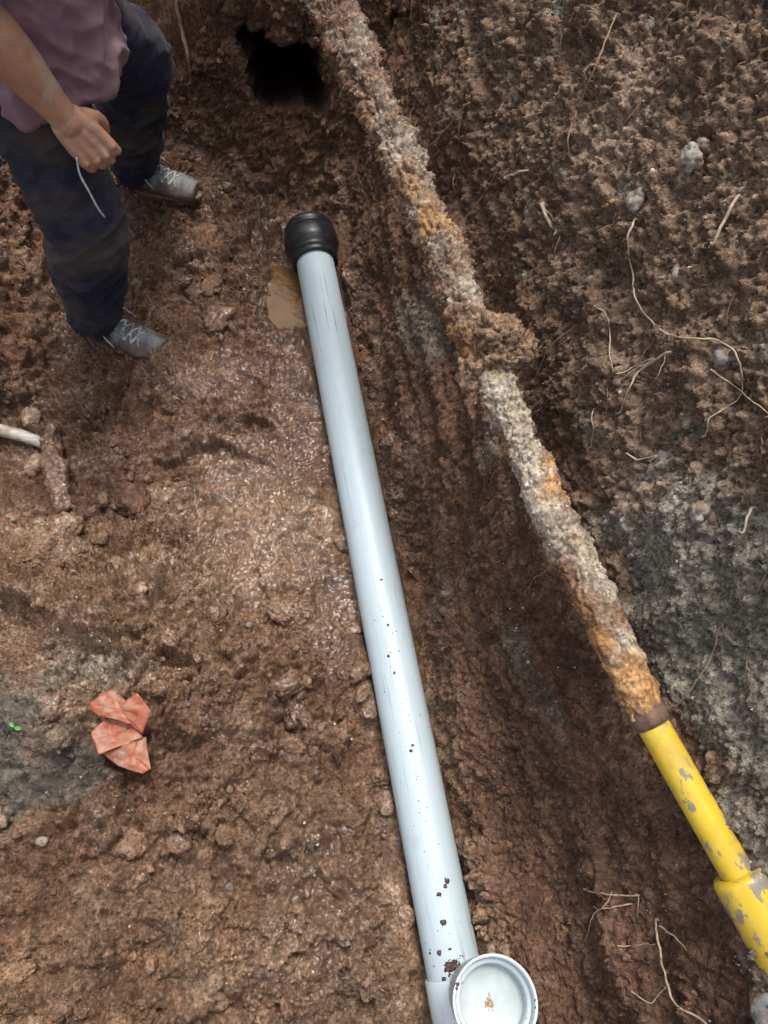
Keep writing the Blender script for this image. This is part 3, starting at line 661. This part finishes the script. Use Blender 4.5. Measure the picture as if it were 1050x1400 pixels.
# shoes
s = NT('grey_blue_canvas')
mz = s.t.nodes.new('ShaderNodeSeparateXYZ'); s.t.links.new(s.tc.outputs['Object'], mz.inputs[0])
hgt = s.math('ADD', mz.outputs['Z'], s.math('MULTIPLY', s.math('SUBTRACT', s.noise(28, 5), .5), .07))
c = s.mix(s.ramp(s.noise(26, 5, .65), [(.38, 0.), (.62, 1.)]), (.036, .046, .054), (.17, .20, .21))
c = s.mix(s.ramp(hgt, [(.030, 1.), (.056, 0.)]), c, (.13, .072, .048))
c = s.mix(s.ramp(s.noise(40, 5), [(.52, 0.), (.62, .85)]), c, (.10, .062, .042))
M_SHOE = s.set(c, .6, s.bump(s.noise(160, 4), .4, .003))
s = NT('muddy_sole'); M_SOLE = s.set(s.ramp(s.noise(40, 5), [(.3, (.06, .034, .022)), (.7, (.15, .085, .055))]), .45, s.bump(s.noise(90, 5), .6, .006))
s = NT('pale_lace'); M_LACE = s.set(s.ramp(s.noise(60, 4), [(.35, (.10, .09, .08)), (.6, (.46, .47, .46))]), .8)
def shoe(ank, toe):
    heel = Vector((ank.x, ank.y, 0)); d_ = Vector((toe[0]-ank.x, toe[1]-ank.y, 0)).normalized()
    z0 = toe[2]; M = frame((0, 0, 1), d_, (ank.x, ank.y, z0))
    u = MB(); pr = [(-.075, .028, .030, .052), (-.062, .034, .040, .085), (-.030, .036, .052, .105), (.010, .038, .050, .098), (.050, .042, .040, .080), (.090, .046, .032, .062), (.130, .047, .026, .050), (.165, .043, .022, .045), (.186, .034, .018, .040)]
    u.put(*loft([((x, 0, h/2), (0, wd, 0), (0, 0, h/2+.004)) for x, wd, _, h in pr], 24)); u.put(*tube([(-.02, 0, .07), (-.015, 0, .125)], [.043, .045], 18, 1))
    up = remesh(u, 'shoe', .0042, 4, lambda a, b: a+b*(.0022*perlin(a*38)+.0018*(1-np.abs(perlin(np.c_[a[:, 0]*60, a[:, 1]*14, a[:, 2]*20]))*2))[:, None])
    so = add('shoe', up, M_SHOE, person, M=M)
    k = MB(); k.put(*loft([((x, 0, z), (0, wd, 0), (.10*0+.0, 0, .0001)) if False else ((-.0, 0, 0), (0, .01, 0), (.01, 0, 0)) for x, wd, z in []] or [((.058, 0, z), (.146*q, 0, 0), (0, .050*q, 0)) for z, q in ((-.012, .96), (-.008, 1.0), (.012, 1.02), (.018, .99))], 36))
    add('sole', remesh(k, 'sole', .004, 2, lambda a, b: a+b*(.0035*fbm(a*30, 3))[:, None]), M_SOLE, so)
    lc = MB()
    for i in range(5):
        x = .028+i*.021; hz = .098-.0125*i+.002
        for q in (-1, 1):
            def top(x_, y_):
                h_ = float(np.interp(x_, [p_[0] for p_ in pr], [p_[3] for p_ in pr])); w_ = float(np.interp(x_, [p_[0] for p_ in pr], [p_[1] for p_ in pr]))
                return (x_, y_, h_/2+(h_/2+.004)*math.sqrt(max(0, 1-(y_/w_)**2))+.0012)
            P_ = [top(x, -q*.027), top(x+.006, -q*.010), top(x+.012, q*.010), top(x+.019, q*.027)]
            lc.put(*tube(P_, .0032, 8, 4))
    for q in (-1, 1): lc.put(*tube([(.02, 0, .105), (.03, q*.03, .112), (.05, q*.052, .085), (.075, q*.058, .055)], .0022, 8, 5))
    add('laces', lc.mesh('laces'), M_LACE, so)
    return M
zn = on_floor(-.70, 1.32).z; zf = on_floor(-.70, 1.93).z
shoe(Vector((-.795, 1.362, 0)), (-.60, 1.285, max(zn-.012, .004))); shoe(Vector((-.765, 1.945, 0)), (-.60, 1.90, max(zf-.012, .004)))
# cord in the fist
s = NT('pale_cord'); M_CORD = s.set(s.ramp(s.noise(90, 3), [(.3, (.20, .19, .17)), (.7, (.45, .45, .42))]), .6)
cd = MB(); cd.put(*tube([(-.597, 1.235, .735), (-.600, 1.225, .705), (-.592, 1.215, .672), (-.586, 1.208, .640), (-.580, 1.208, .612)], [.0021, .0022, .0021, .0022, .0018], 8, 5))
add('cord', cd.mesh('cord'), M_CORD, label="short pale cord hanging from the person's closed fist over the trouser leg", cat='cord')
# ------------------------------------------------------------------ loose crumbs and clods of earth, countless
ICO = []; phi = (1+5**.5)/2
for a_, b_ in ((1, phi), (-1, phi), (1, -phi), (-1, -phi)): ICO += [(0, a_, b_), (a_, b_, 0), (b_, 0, a_)]
ICO = np.array(ICO)/np.linalg.norm(ICO[0])
def ico_faces():
    out = []
    for i in range(12):
        for j in range(i+1, 12):
            for k in range(j+1, 12):
                if all(np.linalg.norm(ICO[p]-ICO[q]) < 1.1 for p, q in ((i, j), (j, k), (i, k))):
                    n = np.cross(ICO[j]-ICO[i], ICO[k]-ICO[i]); out.append((i, j, k) if n.dot(ICO[i]) > 0 else (i, k, j))
    return np.array(out)
OCT = np.array([(1, 0, 0), (-1, 0, 0), (0, 1, 0), (0, -1, 0), (0, 0, 1), (0, 0, -1)], float)*1.1; OCTF = np.array([(0, 2, 4), (2, 1, 4), (1, 3, 4), (3, 0, 4), (2, 0, 5), (1, 2, 5), (3, 1, 5), (0, 3, 5)])
ICOF = ico_faces(); SV = soil[vis]; YV = Y[vis]; WWV = W[vis]; XV = X[vis]; PMV = np.maximum(pm, smooth_m*.75)[vis]; HV = np.maximum(hole, shade_hollow)[vis]; LV = left[vis] > .5
def grains(name, idx_, rmin, rmax, pw, mat, sink=.25, flat=.85, tint=None, P_=None, N_=None, parent=None, oct_=False):
    B_, F_ = (OCT, OCTF) if oct_ else (ICO, ICOF); nb = len(B_)
    n = len(idx_); P_ = PV if P_ is None else P_; N_ = NV if N_ is None else N_
    r_ = np.clip(rmin*(1-RNG.random(n))**(-pw), rmin, rmax)
    sh = RNG.uniform(.55, 1.3, (n, 1, 3)); jit = 1+RNG.uniform(-.28, .28, (n, nb, 1))
    ang = RNG.uniform(0, 6.28, n); ca, sa = np.cos(ang)[:, None], np.sin(ang)[:, None]
    v = B_[None]*jit*sh; v[..., 2] *= flat
    x_, y_ = v[..., 0]*ca-v[..., 1]*sa, v[..., 0]*sa+v[..., 1]*ca
    el = RNG.uniform(-.9, .9, n); ce, se = np.cos(el)[:, None], np.sin(el)[:, None]
    v = np.stack([x_, y_*ce-v[..., 2]*se, y_*se+v[..., 2]*ce], -1)
    V = P_[idx_][:, None]+N_[idx_][:, None]*(r_*(1-2*sink)*.5)[:, None, None]+v*r_[:, None, None]
    F = (F_[None]+nb*np.arange(n)[:, None, None]).reshape(-1, 3)
    me = mesh_from(name, V.reshape(-1, 3), F, False)
    if tint is None:
        a_ = SV[idx_].copy(); a_[:, 2] = np.clip(a_[:, 2]+RNG.uniform(-.25, .4, n), 0, 1); a_[:, 1] *= .9; attr(me, 'soil', a_.repeat(nb, 0))
    elif tint is not False: attr(me, 'crust', tint.repeat(nb, 0))
    o = add(name, me, mat, parent, kind='stuff'); return o
def pick(mask, n, clump, sc_=6):
    c_ = np.flatnonzero(mask); wgt = np.clip(perlin(PV[c_]*sc_+clump)+.30, .02, 1)**2; wgt /= wgt.sum()
    return RNG.choice(c_, n, replace=False, p=wgt)
nos = np.hypot((PV[:, 0]+.545)/.075, (PV[:, 1]-.232)/.085) > 1
free = nos & (np.abs(WWV) > .075) & (PMV < .3) & (HV < .05) & (PV[:, 0] > -1.15)
grains('floor_crumbs', pick(FV & free & (PV[:, 1] > -.45), 8000, 3), .0018, .014, .44, M_SOIL, .40)
grains('floor_grains', pick(FV & free & (PV[:, 1] > -.45), 21000, 33, 10), .0013, .006, .36, M_SOIL, .35, oct_=True)
grains('wall_crumbs', pick(WV & free & (PV[:, 2] > .05) & (PV[:, 0] < .75), 7000, 9), .0016, .010, .40, M_SOIL, .35)
grains('wall_grains', pick(WV & free & (PV[:, 2] > .05) & (PV[:, 0] < .75), 21000, 19, 12), .0012, .005, .36, M_SOIL, .3, oct_=True)
grains('bank_crumbs', pick((EV | LV) & free, 5000, 15), .002, .014, .40, M_SOIL)
s = NT('pale_grit'); M_GRIT = s.set(s.ramp(s.noise(70, 3), [(.35, (.22, .19, .15)), (.5, (.40, .36, .30)), (.65, (.58, .56, .50))]), .8)
grains('pale_grit', pick((WV & (PV[:, 2] > .35) | FV) & free & (PV[:, 0] < .75), 2600, 27, 9), .0008, .0034, .35, M_GRIT)
# mud clods trodden into the floor: too many and too shapeless to tell apart
def icosphere(n):
    import bmesh
    bm = bmesh.new(); bmesh.ops.create_icosphere(bm, subdivisions=n, radius=1); bm.verts.ensure_lookup_table()
    V = np.array([v.co for v in bm.verts], np.float32); F = np.array([[v.index for v in f.verts] for f in bm.faces]); bm.free(); return V, F
IV, IF = icosphere(4)
def big_clods(name, idx_, rmin, rmax, sink, pw=.5):
    Vs, Fs, As = [], [], []
    for q, k in enumerate(idx_):
        r_ = float(np.clip(rmin*(1-RNG.random())**(-pw), rmin, rmax)); p = IV*np.float32(1); o_ = RNG.uniform(0, 40, 3).astype(np.float32)
        wp = p*.9+o_; f1_, _, c_ = worley(p*2.6+o_); dd_ = .30*fbm(wp*1.1, 4, .55)+.16*facets(p*1.7+o_)+.10*facets(p*4.1+o_)+.10*np.clip(1-(f1_/.7)**2, 0, 1)*RND3[c_, 0]
        v = p*(1+dd_)[:, None]*np.array((1, RNG.uniform(.6, 1.1), RNG.uniform(.45, .8)), np.float32)
        t_ = RNG.uniform(0, 6.28); c2_, s2_ = math.cos(t_), math.sin(t_); v = np.stack([v[:, 0]*c2_-v[:, 1]*s2_, v[:, 0]*s2_+v[:, 1]*c2_, v[:, 2]], 1)*r_
        c0 = PV[k]+NV[k]*r_*(.55-sink); Vs.append(v+c0); Fs.append(IF+len(IV)*q); s_ = SV[k].copy(); s_[2] = np.clip(s_[2]+RNG.uniform(-.25, .3), 0, 1); s_[1] = np.clip(s_[1]+RNG.uniform(-.1, .25), 0, 1); As.append(np.tile(s_, (len(IV), 1)))
    me = mesh_from(name, np.concatenate(Vs), np.concatenate(Fs)); attr(me, 'soil', np.concatenate(As)); add(name, me, M_SOIL, kind='stuff')
mz_ = FV & free & (np.abs(WWV) > .10) & (np.hypot(PV[:, 0]+.70, PV[:, 1]-1.32) > .17) & (np.hypot(PV[:, 0]+.69, PV[:, 1]-1.92) > .17) & (np.hypot(PV[:, 0]+.84, PV[:, 1]-.95) > .17)
big_clods('mud_clods', np.concatenate([pick(mz_ & (PV[:, 1] < .95) & (PV[:, 1] > -.45), 125, 51, 5), pick(mz_ & (PV[:, 1] >= .95), 28, 61, 5)]), .013, .046, .56)
near_pipe = [int(np.argmin((PV[:, 0]-x_)**2+(PV[:, 1]-y_)**2+9*(WWV > .05))) for x_, y_ in ((-.040, .29), (-.049, .335), (-.058, .385), (.000, .10), (-.108, .72), (.040, -.12), (-.155, .98), (-.01, .16), (-.075, .50))]
big_clods('mud_clods', near_pipe, .017, .026, .25)
# grit bound into the crust of the old pipe
cr = [o for o in gas.children if o.name == 'crusted_length'][0]; cm_ = cr.data; nV = len(cm_.vertices)
cp_ = np.empty(nV*3, np.float32); cm_.vertices.foreach_get('co', cp_); cp_ = cp_.reshape(-1, 3)
cn_ = np.empty(nV*3, np.float32); cm_.vertices.foreach_get('normal', cn_); cn_ = cn_.reshape(-1, 3)
ca_ = np.empty(nV*4, np.float32); cm_.attributes['crust'].data.foreach_get('color', ca_); ca_ = ca_.reshape(-1, 4)
k_ = RNG.choice(nV, 6000, replace=False, p=(lambda q: q/q.sum())(.15+ca_[:, 2]+.35*ca_[:, 0]))
tn = ca_[k_].copy(); tn[:, 2] *= RNG.uniform(.0, 1.0, len(k_)); tn[:, 0] = np.clip(tn[:, 0]+RNG.uniform(-.3, .8, len(k_)), 0, 1)
grains('crust_grit', k_, .0010, .0048, .38, M_CRUST, .35, .9, tn, cp_, cn_, gas)

# ------------------------------------------------------------------ roots hanging from the cut face
s = NT('pale_root'); M_ROOT = s.set(s.ramp(s.noise(60, 4), [(.35, (.20, .135, .085)), (.65, (.47, .37, .26))]), .75, s.bump(s.noise(160, 3), .4, .002))
s = NT('brown_root'); M_ROOTB = s.set(s.ramp(s.noise(60, 4), [(.3, (.13, .075, .045)), (.7, (.30, .20, .13))]), .8, s.bump(s.noise(160, 3), .4, .002))
def root(pts, r0, r1, mat, label, off=.006, branches=(), name='root'):
    q = [snap(p, off) for p in pts]; q = [snap(pts[0], -.006)]+q+[q[-1]+Vector((-.004, random.uniform(-.004, .004), -.004))]
    C = catmull([tuple(v) for v in q], 7); C = C+np.c_[perlin(C*60), perlin(C*60+9), perlin(C*60+19)]*.0022
    mb = MB(); rr = .74*np.linspace(r0, r1, len(C))*(1+.25*perlin(C*90+4)); mb.put(*tube(C, rr, 7, 1))
    for bp, br in branches:
        q = [snap(p, off*.8) for p in bp]; C = catmull([tuple(v) for v in q], 7); C = C+np.c_[perlin(C*70), perlin(C*70+9), perlin(C*70+19)]*.0025
        mb.put(*tube(C, np.linspace(br*.8, br*.35, len(C)), 6, 1))
    me = mb.mesh(name); return add(name, me, mat, label=label, cat='root', group='roots sticking out of the trench wall')
root([(.403, .912, .895), (.393, .882, .887), (.408, .863, .842), (.405, .806, .849), (.421, .77, .837), (.433, .71, .876), (.446, .675, .914), (.48, .667, .917), (.491, .634, .938), (.497, .605, .931), (.506, .588, .887), (.471, .566, .876), (.472, .55, .853)], .0024, .0011, M_ROOT, 'longest pale root looping in a wide S down the upper right wall', .010)
root([(.469, .623, .905), (.501, .602, .899), (.505, .565, .92), (.519, .535, .931)], .0018, .0010, M_ROOT, 'thin pale root running off the right edge below the long looping root', .009)
root([(.355, .827, .796), (.37, .807, .799), (.38, .78, .77), (.373, .739, .776), (.38, .703, .788), (.405, .711, .795), (.415, .694, .84)], .0017, .0010, M_ROOT, 'thin hooked root bending like a J right of the earth lump', .009)
root([(.424, .682, .872), (.407, .692, .808), (.392, .668, .803), (.383, .648, .766)], .0030, .0012, M_ROOT, 'stubby frayed root pointing down left beside the hooked root', .010, (([(.415, .687, .84), (.40, .70, .81), (.385, .69, .79)], .0016), ([(.424, .682, .872), (.415, .665, .85), (.40, .655, .82)], .0013)))
root([(.393, 1.282, .978), (.36, 1.193, .958), (.348, 1.189, .893), (.325, 1.13, .868), (.325, 1.114, .851)], .0024, .0012, M_ROOTB, 'long straight brown root high on the wall near the top edge', .008)
root([(.181, 1.448, .682), (.131, 1.47, .591), (.096, 1.521, .498)], .0022, .0011, M_ROOTB, 'brown root slanting down left just behind the upper crusted pipe', .008)
root([(.253, 1.271, .724), (.222, 1.272, .622), (.184, 1.269, .543)], .0022, .0010, M_ROOTB, 'slanting brown root below the small snapped root on the upper wall', .008)
root([(.276, 1.198, .739), (.254, 1.223, .695)], .0030, .0020, M_ROOT, 'small snapped pale root stub right of the slanting brown root', .010)
root([(.298, 1.101, .752), (.314, 1.063, .742), (.317, 1.026, .756)], .0055, .0028, M_ROOT, 'thick splintered yellowish root stub above the earth lump', .006, (([(.30, 1.10, .75), (.32, 1.05, .75)], .002),))
root([(.497, .836, 1.013), (.471, .794, .983)], .0036, .0028, M_ROOT, 'straight stick like root near the right edge above the looping root', .011)
root([(.393, .581, .738), (.41, .57, .744), (.429, .565, .764)], .0020, .0012, M_ROOT, 'short pale curved root lying level in the middle of the right wall', .008)
root([(.357, .678, .721), (.351, .639, .724), (.357, .626, .686)], .0013, .0009, M_ROOT, 'hair thin vertical root hanging left of the short level root', .008)
root([(.499, .304, .72), (.499, .277, .687), (.483, .246, .653), (.463, .22, .618), (.451, .211, .584)], .0022, .0012, M_ROOTB, 'bowed brown root on the grey clay meeting the end of the crusted pipe', .010)
root([(.369, -.057, .266), (.39, -.063, .32), (.443, -.062, .358)], .0024, .0014, M_ROOT, 'frayed whitish root lying level on the lower wall under the yellow pipe', .009, (([(.432, -.077, .345), (.399, -.083, .327), (.373, -.096, .298), (.374, -.143, .22)], .0016), ([(.40, -.06, .33), (.39, -.085, .31), (.37, -.08, .28)], .0012), ([(.443, -.062, .358), (.44, -.09, .35)], .0015)))
root([(.46, -.104, .38), (.46, -.144, .382), (.458, -.194, .389), (.465, -.212, .404), (.489, -.227, .433), (.494, -.238, .452)], .0030, .0018, M_ROOT, 'forked whitish root dangling at the bottom right below the yellow pipe', .010, (([(.458, -.106, .396), (.466, -.119, .426), (.478, -.137, .45)], .0018), ([(.418, -.208, .324), (.441, -.22, .35), (.461, -.196, .374)], .0020), ([(.404, -.142, .327), (.435, -.138, .349), (.456, -.134, .379)], .0013)))
root([(.278, .464, .48), (.294, .459, .535)], .0014, .0008, M_ROOT, 'tiny pale root poking out left of the crusted pipe', .006)
root([(.51, .433, .861), (.50, .407, .851)], .0034, .0016, M_ROOT, 'pale pointed root spike at the right edge above the grey clay', .012)
root([(.342, .853, .714), (.307, .838, .658), (.292, .824, .585)], .0018, .0010, M_ROOTB, 'slanting brown root just right of the earth lump', .007, (([(.274, .889, .598), (.303, .842, .658)], .0012),))
root([(-.60, 2.247, .397), (-.593, 2.224, .327), (-.576, 2.178, .269), (-.591, 2.197, .183)], .010, .005, M_ROOTB, 'thick brown root running down the end wall beside the dark tunnel mouth', .010)
# hair-fine rootlets everywhere in the topsoil
mb = MB(); r = random.Random(5); cand = np.flatnonzero(WV & (PV[:, 2] > .42) & (PV[:, 0] < .62) & (PV[:, 1] > .2))
for _ in range(210):
    k = r.choice(cand); p = Vector(PV[k].tolist()); n_ = Vector(NV[k].tolist()); L_k = r.uniform(.012, .055)
    t_ = Vector((r.gauss(.2, .5), r.gauss(.3, .5), r.gauss(.6, .5))); t_ = (t_-n_*t_.dot(n_)).normalized()
    b_ = n_.cross(t_)*r.gauss(0, .35)
    mb.put(*tube([p-n_*.002, p+n_*.006+t_*L_k*.3, p+n_*.007+(t_+b_*.5)*L_k*.7, p+n_*.003+(t_+b_)*L_k], r.uniform(.0005, .0010), 4, 3, True, False))
add('fine_rootlets', mb.mesh('fine_rootlets'), M_ROOTB, kind='stuff')

# ------------------------------------------------------------------ stones
def stone_mat(name, lo, hi, rough=.75):
    s = NT(name); return s.set(s.mix(s.ramp(s.noise(45, 5), [(.42, 0.), (.52, .9)]), s.ramp(s.noise(28, 6, .65), [(.3, lo), (.7, hi)]), (.16, .095, .06)), rough, s.bump(s.noise(120, 5), .5, .003))
M_STB = stone_mat('buff_stone', (.30, .185, .115), (.52, .38, .27)); M_STG = stone_mat('pale_grey_stone', (.17, .155, .125), (.38, .355, .30)); M_STD = stone_mat('dark_stone', (.028, .030, .032), (.085, .085, .082), .5)
M_STL = stone_mat('blue_grey_stone', (.13, .128, .12), (.28, .275, .265))
def stone(loc, size, mat, label, seed, name='stone', angular=True, rot=0, group=None):
    r = random.Random(seed); me_ = bpy.data.meshes.new(name)
    import bmesh
    bm = bmesh.new()
    pts = []
    for _ in range(26):
        v = Vector((r.gauss(0, 1), r.gauss(0, 1), r.gauss(0, 1))).normalized()*r.uniform(.85, 1.05)
        pts.append(bm.verts.new((v.x*size[0], v.y*size[1], v.z*size[2])))
    bmesh.ops.convex_hull(bm, input=pts); 
    for v in [v for v in bm.verts if not v.link_faces]: bm.verts.remove(v)
    bmesh.ops.bevel(bm, geom=bm.edges[:], offset=min(size)*.10, segments=1, affect='EDGES', profile=.6)
    bmesh.ops.triangulate(bm, faces=bm.faces[:]); bmesh.ops.subdivide_edges(bm, edges=bm.edges[:], cuts=1, use_grid_fill=True)
    for v in bm.verts: v.co += Vector(v.co).normalized()*min(size)*.06*r.gauss(0, 1)*.5
    bm.to_mesh(me_); bm.free(); me_.polygons.foreach_set('use_smooth', np.full(len(me_.polygons), not angular, bool))
    o = add(name, me_, mat, label=label, cat='stone', group=group); o.location = loc; o.rotation_euler = (0, 0, rot); return o
p = on_floor(-.945, 1.065); stone((p.x, p.y, p.z+.022), (.036, .030, .026), M_STB, 'buff broken stone lying just above the pale handle at the left edge', 1, rot=.3)
p = on_floor(-.908, .925); stone((p.x, p.y, p.z+.020), (.036, .032, .024), M_STB, 'buff rounded stone lying just below the pale handle at the left edge', 2, rot=1.2, angular=False)
p = on_floor(-.425, .295); stone((p.x, p.y, p.z+.004), (.011, .008, .007), M_STD, 'small dark stone right of the orange scrap', 3)
p = on_floor(-.915, .755); stone((p.x, p.y, p.z+.003), (.010, .008, .006), M_STG, 'white pebble on the mud at the left edge below the two buff stones', 4, angular=False)
p = on_floor(-.592, 1.104); stone((p.x, p.y, p.z+.003), (.009, .008, .006), M_STD, "dark pebble below the person's near shoe", 5)
p = on_floor(-.318, -.063); stone((p.x, p.y, p.z+.004), (.013, .012, .008), M_STD, 'dark stone pressed into the mud at the bottom left of the sewer pipe', 6)
p = on_floor(-.318, .492); stone((p.x, p.y, p.z+.003), (.011, .010, .007), M_STL, 'blue grey pebble in the mud left of the middle of the sewer pipe', 7, angular=False)
p = on_floor(-.681, .024); stone((p.x, p.y, p.z+.006), (.015, .012, .010), M_STG, 'pale grey stone on the dark soil at lower left', 8)
for loc, sz, m_, lb, sd_ in (((.454, .453, .794), (.014, .015, .017), M_STG, 'pale egg shaped pebble set in the wall above the grey clay', 11), ((.45, .94, .99), (.016, .022, .026), M_STG, 'largest whitish stone set high in the right wall', 12), ((.397, .952, .901), (.012, .016, .018), M_STG, 'whitish stone at the upper end of the long looping root', 13), ((.476, .636, .913), (.012, .016, .014), M_STL, 'blue grey stone caught inside the bend of the long looping root', 14), ((.441, .794, .904), (.010, .013, .011), M_STG, 'small pale stone right of the long looping root', 15)):
    p = snap(loc); me = clod('stone', 0, sum(sz)/3*1.1, sd_, tuple(x*3/sum(sz) for x in sz), .0026, 1.3); o = add('stone', me, m_, label=lb, cat='stone'); o.location = (p.x+.004, p.y, p.z)
p = snap((.545, -.205, .545)); stone((p.x, p.y, p.z), (.030, .040, .036), M_STL, 'blue grey stone in the bottom right corner under the yellow pipe', 16, angular=False)

# ------------------------------------------------------------------ digging tool: pale handle, head caked in mud
tp = Vector((-.885, .985, .060)); tool = empty('digging_tool', tp, 'digging tool with a pale weathered handle and a mud caked head at the left edge', 'tool')
s = NT('weathered_wood'); M_WOOD = s.set(s.mix(s.ramp(s.noise(20, 5), [(.46, 0.), (.64, .85)]), s.ramp(s.noise(1, 5, .6, s.co((14, 120, 120))), [(.3, (.30, .27, .22)), (.7, (.58, .56, .49))]), (.22, .14, .09)), .7, s.bump(s.noise(1, 4, .6, s.co((20, 160, 160))), .5, .003))
mb = MB(); mb.put(*tube([(-.75, .14, .05), (-.40, .085, .030), (-.12, .030, .006), (-.03, .004, .002), (.012, -.018, -.012)], [.017, .017, .0165, .0145, .009], 16, 8)); add('handle', mb.mesh('handle'), M_WOOD, tool)
mb = MB(); mb.put(*tube([(.006, .050, -.012), (.015, 0, -.006), (.030, -.06, -.006), (.055, -.13, -.006), (.085, -.20, -.010)], [.016, .024, .028, .029, .026], 18, 6, True, False))
for k in range(9): mb.put(*ellipsoid((.015+.008*k+random.uniform(-.012, .012), .02-.024*k, -.004+random.uniform(0, .014)), .019, .024, .014, 10))
me = remesh(mb, 'head', .0034, 2, lambda a, b: a+b*(.010*fbm(a*24, 4)+.005*fbm(a*80, 2))[:, None]); soil_attr(me, .0, .9, .35); add('head', me, M_SOIL, tool)

# ------------------------------------------------------------------ crumpled orange-red scrap
sp = on_floor(-.542, .235); scrap = empty('plastic_scrap', (sp.x, sp.y, max(sp.z, PV[FV & (np.hypot(PV[:, 0]-sp.x, PV[:, 1]-sp.y) < .06)][:, 2].max()-.012)+.004), 'crumpled orange red scrap of sheet half sunk in the mud at lower left', 'scrap')
s = NT('faded_orange_sheet'); n_ = s.noise(40, 6, .7)
c = s.mix(s.ramp(n_, [(.35, 0.), (.65, 1.)]), (.28, .060, .025), (.38, .125, .058)); c = s.mix(s.ramp(s.noise(55, 5, .7), [(.44, 0.), (.62, .85)]), c, (.25, .165, .12))
M_SCR = s.set(c, .5, s.bump(n_, .5, .004))
def zp(x_, y_): return ((x_/4.04-175)*.00156, (105-y_/4.04)*.00160)
for k, (pts, hts, base) in enumerate(((((548, 335), (545, 300), (650, 238), (770, 318), (795, 262), (868, 342), (822, 442), (775, 403), (605, 362)), (.010, .014, .016, .006, .022, .014, .004, .012, .014), .010), (((565, 440), (632, 372), (772, 400), (826, 468), (625, 548)), (.010, .004, .004, .006, .014), .004), (((632, 545), (790, 488), (836, 468), (882, 615), (840, 637), (720, 602)), (.004, .010, .004, .003, .006, .005), .000))):
    P2d = [zp(*p) for p in pts]; cx_ = sum(p[0] for p in P2d)/len(P2d); cy_ = sum(p[1] for p in P2d)/len(P2d); P2d = [(cx_+(p[0]-cx_)*1.04, cy_+(p[1]-cy_)*1.08) for p in P2d]
    V = [(*p, 2.0*h+base) for p, h in zip(P2d, hts)]; cz = base+sum(hts)/len(hts)*(2.6, .6, 1.8)[k]; m = len(V); V2 = []
    for j in range(m):
        V2.append(V[j]); a_, b_ = V[j], V[(j+1) % m]; V2.append(tuple((a_[i]+b_[i])/2+random.uniform(-.0018, .0018) for i in range(3)))
    m2 = len(V2); inner = [tuple((v[i]*.55+(cx_, cy_, cz)[i]*.45)+random.uniform(-.0034, .0034) for i in range(3)) for v in V2]
    VV_ = V2+inner+[(cx_, cy_, cz)]; F = []
    for j in range(m2): F += [(j, (j+1) % m2, m2+(j+1) % m2, m2+j), (m2+j, m2+(j+1) % m2, 2*m2)]
    me = mesh_from('fold', VV_, F, False)
    import bmesh
    bm = bmesh.new(); bm.from_mesh(me); bmesh.ops.subdivide_edges(bm, edges=bm.edges[:], cuts=4, use_grid_fill=True); bm.verts.ensure_lookup_table()
    q_ = np.array([v.co for v in bm.verts], np.float32); e_ = .0060*(np.abs(perlin(q_*34+k*7))*2-.6)+.0022*perlin(q_*110)-.004*ss(.045, .075, np.hypot(q_[:, 0], q_[:, 1]))
    for v, z_, w_ in zip(bm.verts, e_, perlin(q_*60+9)): v.co.z += float(z_); v.co.x += .0025*float(w_)
    bm.to_mesh(me); bm.free(); me.polygons.foreach_set('use_smooth', np.ones(len(me.polygons), bool)); o = add('fold', me, M_SCR, scrap)
    q = o.modifiers.new('thick', 'SOLIDIFY'); q.thickness = .0018; q.offset = -1

# ------------------------------------------------------------------ seedlings
s = NT('seedling_green'); M_LEAF = s.set(s.ramp(s.noise(60, 3), [(.3, (.045, .17, .022)), (.7, (.10, .28, .05))]), .45, Subsurface_Weight=.15, Subsurface_Radius=(.002, .004, .001))
def seedling(x_, y_, label, leaves, rot):
    p = on_floor(x_, y_); t_ = empty('seedling', p, label, 'seedling', 'seedlings in the dark soil'); t_.rotation_euler = (0, 0, rot)
    mb = MB(); mb.put(*tube([(0, 0, -.003), (.001, 0, .006), (0, .001, .013)], [.0011, .0010, .0008], 7, 4)); add('stem', mb.mesh('stem'), M_LEAF, t_)
    for a_, L_k in leaves:
        V = []; F = []; nn = 8
        for i in range(nn+1):
            u = i/nn; wd = L_k*.26*math.sin(math.pi*min(1, u*.94+.05))**.75
            for q in (-1, -.5, 0, .5, 1): V.append((u*L_k, q*wd, .013+.0016*q*q-.0012*(u-.4)**2*6+.002*u))
        for i in range(nn):
            for j in range(4): F.append((i*5+j, i*5+j+1, i*5+j+6, i*5+j+5))
        o = add('leaf', mesh_from('leaf', V, F), M_LEAF, t_); o.rotation_euler = (0, 0, a_)
        q = o.modifiers.new('thick', 'SOLIDIFY'); q.thickness = .0005
seedling(-.745, .235, 'two leaved green seedling in dark soil left of the orange scrap', ((.15, .016), (2.75, .015)), -.4)
seedling(-.822, .335, 'green seedling cut off by the left edge in dark soil', ((.3, .017), (2.4, .016), (-1.1, .012)), .3)
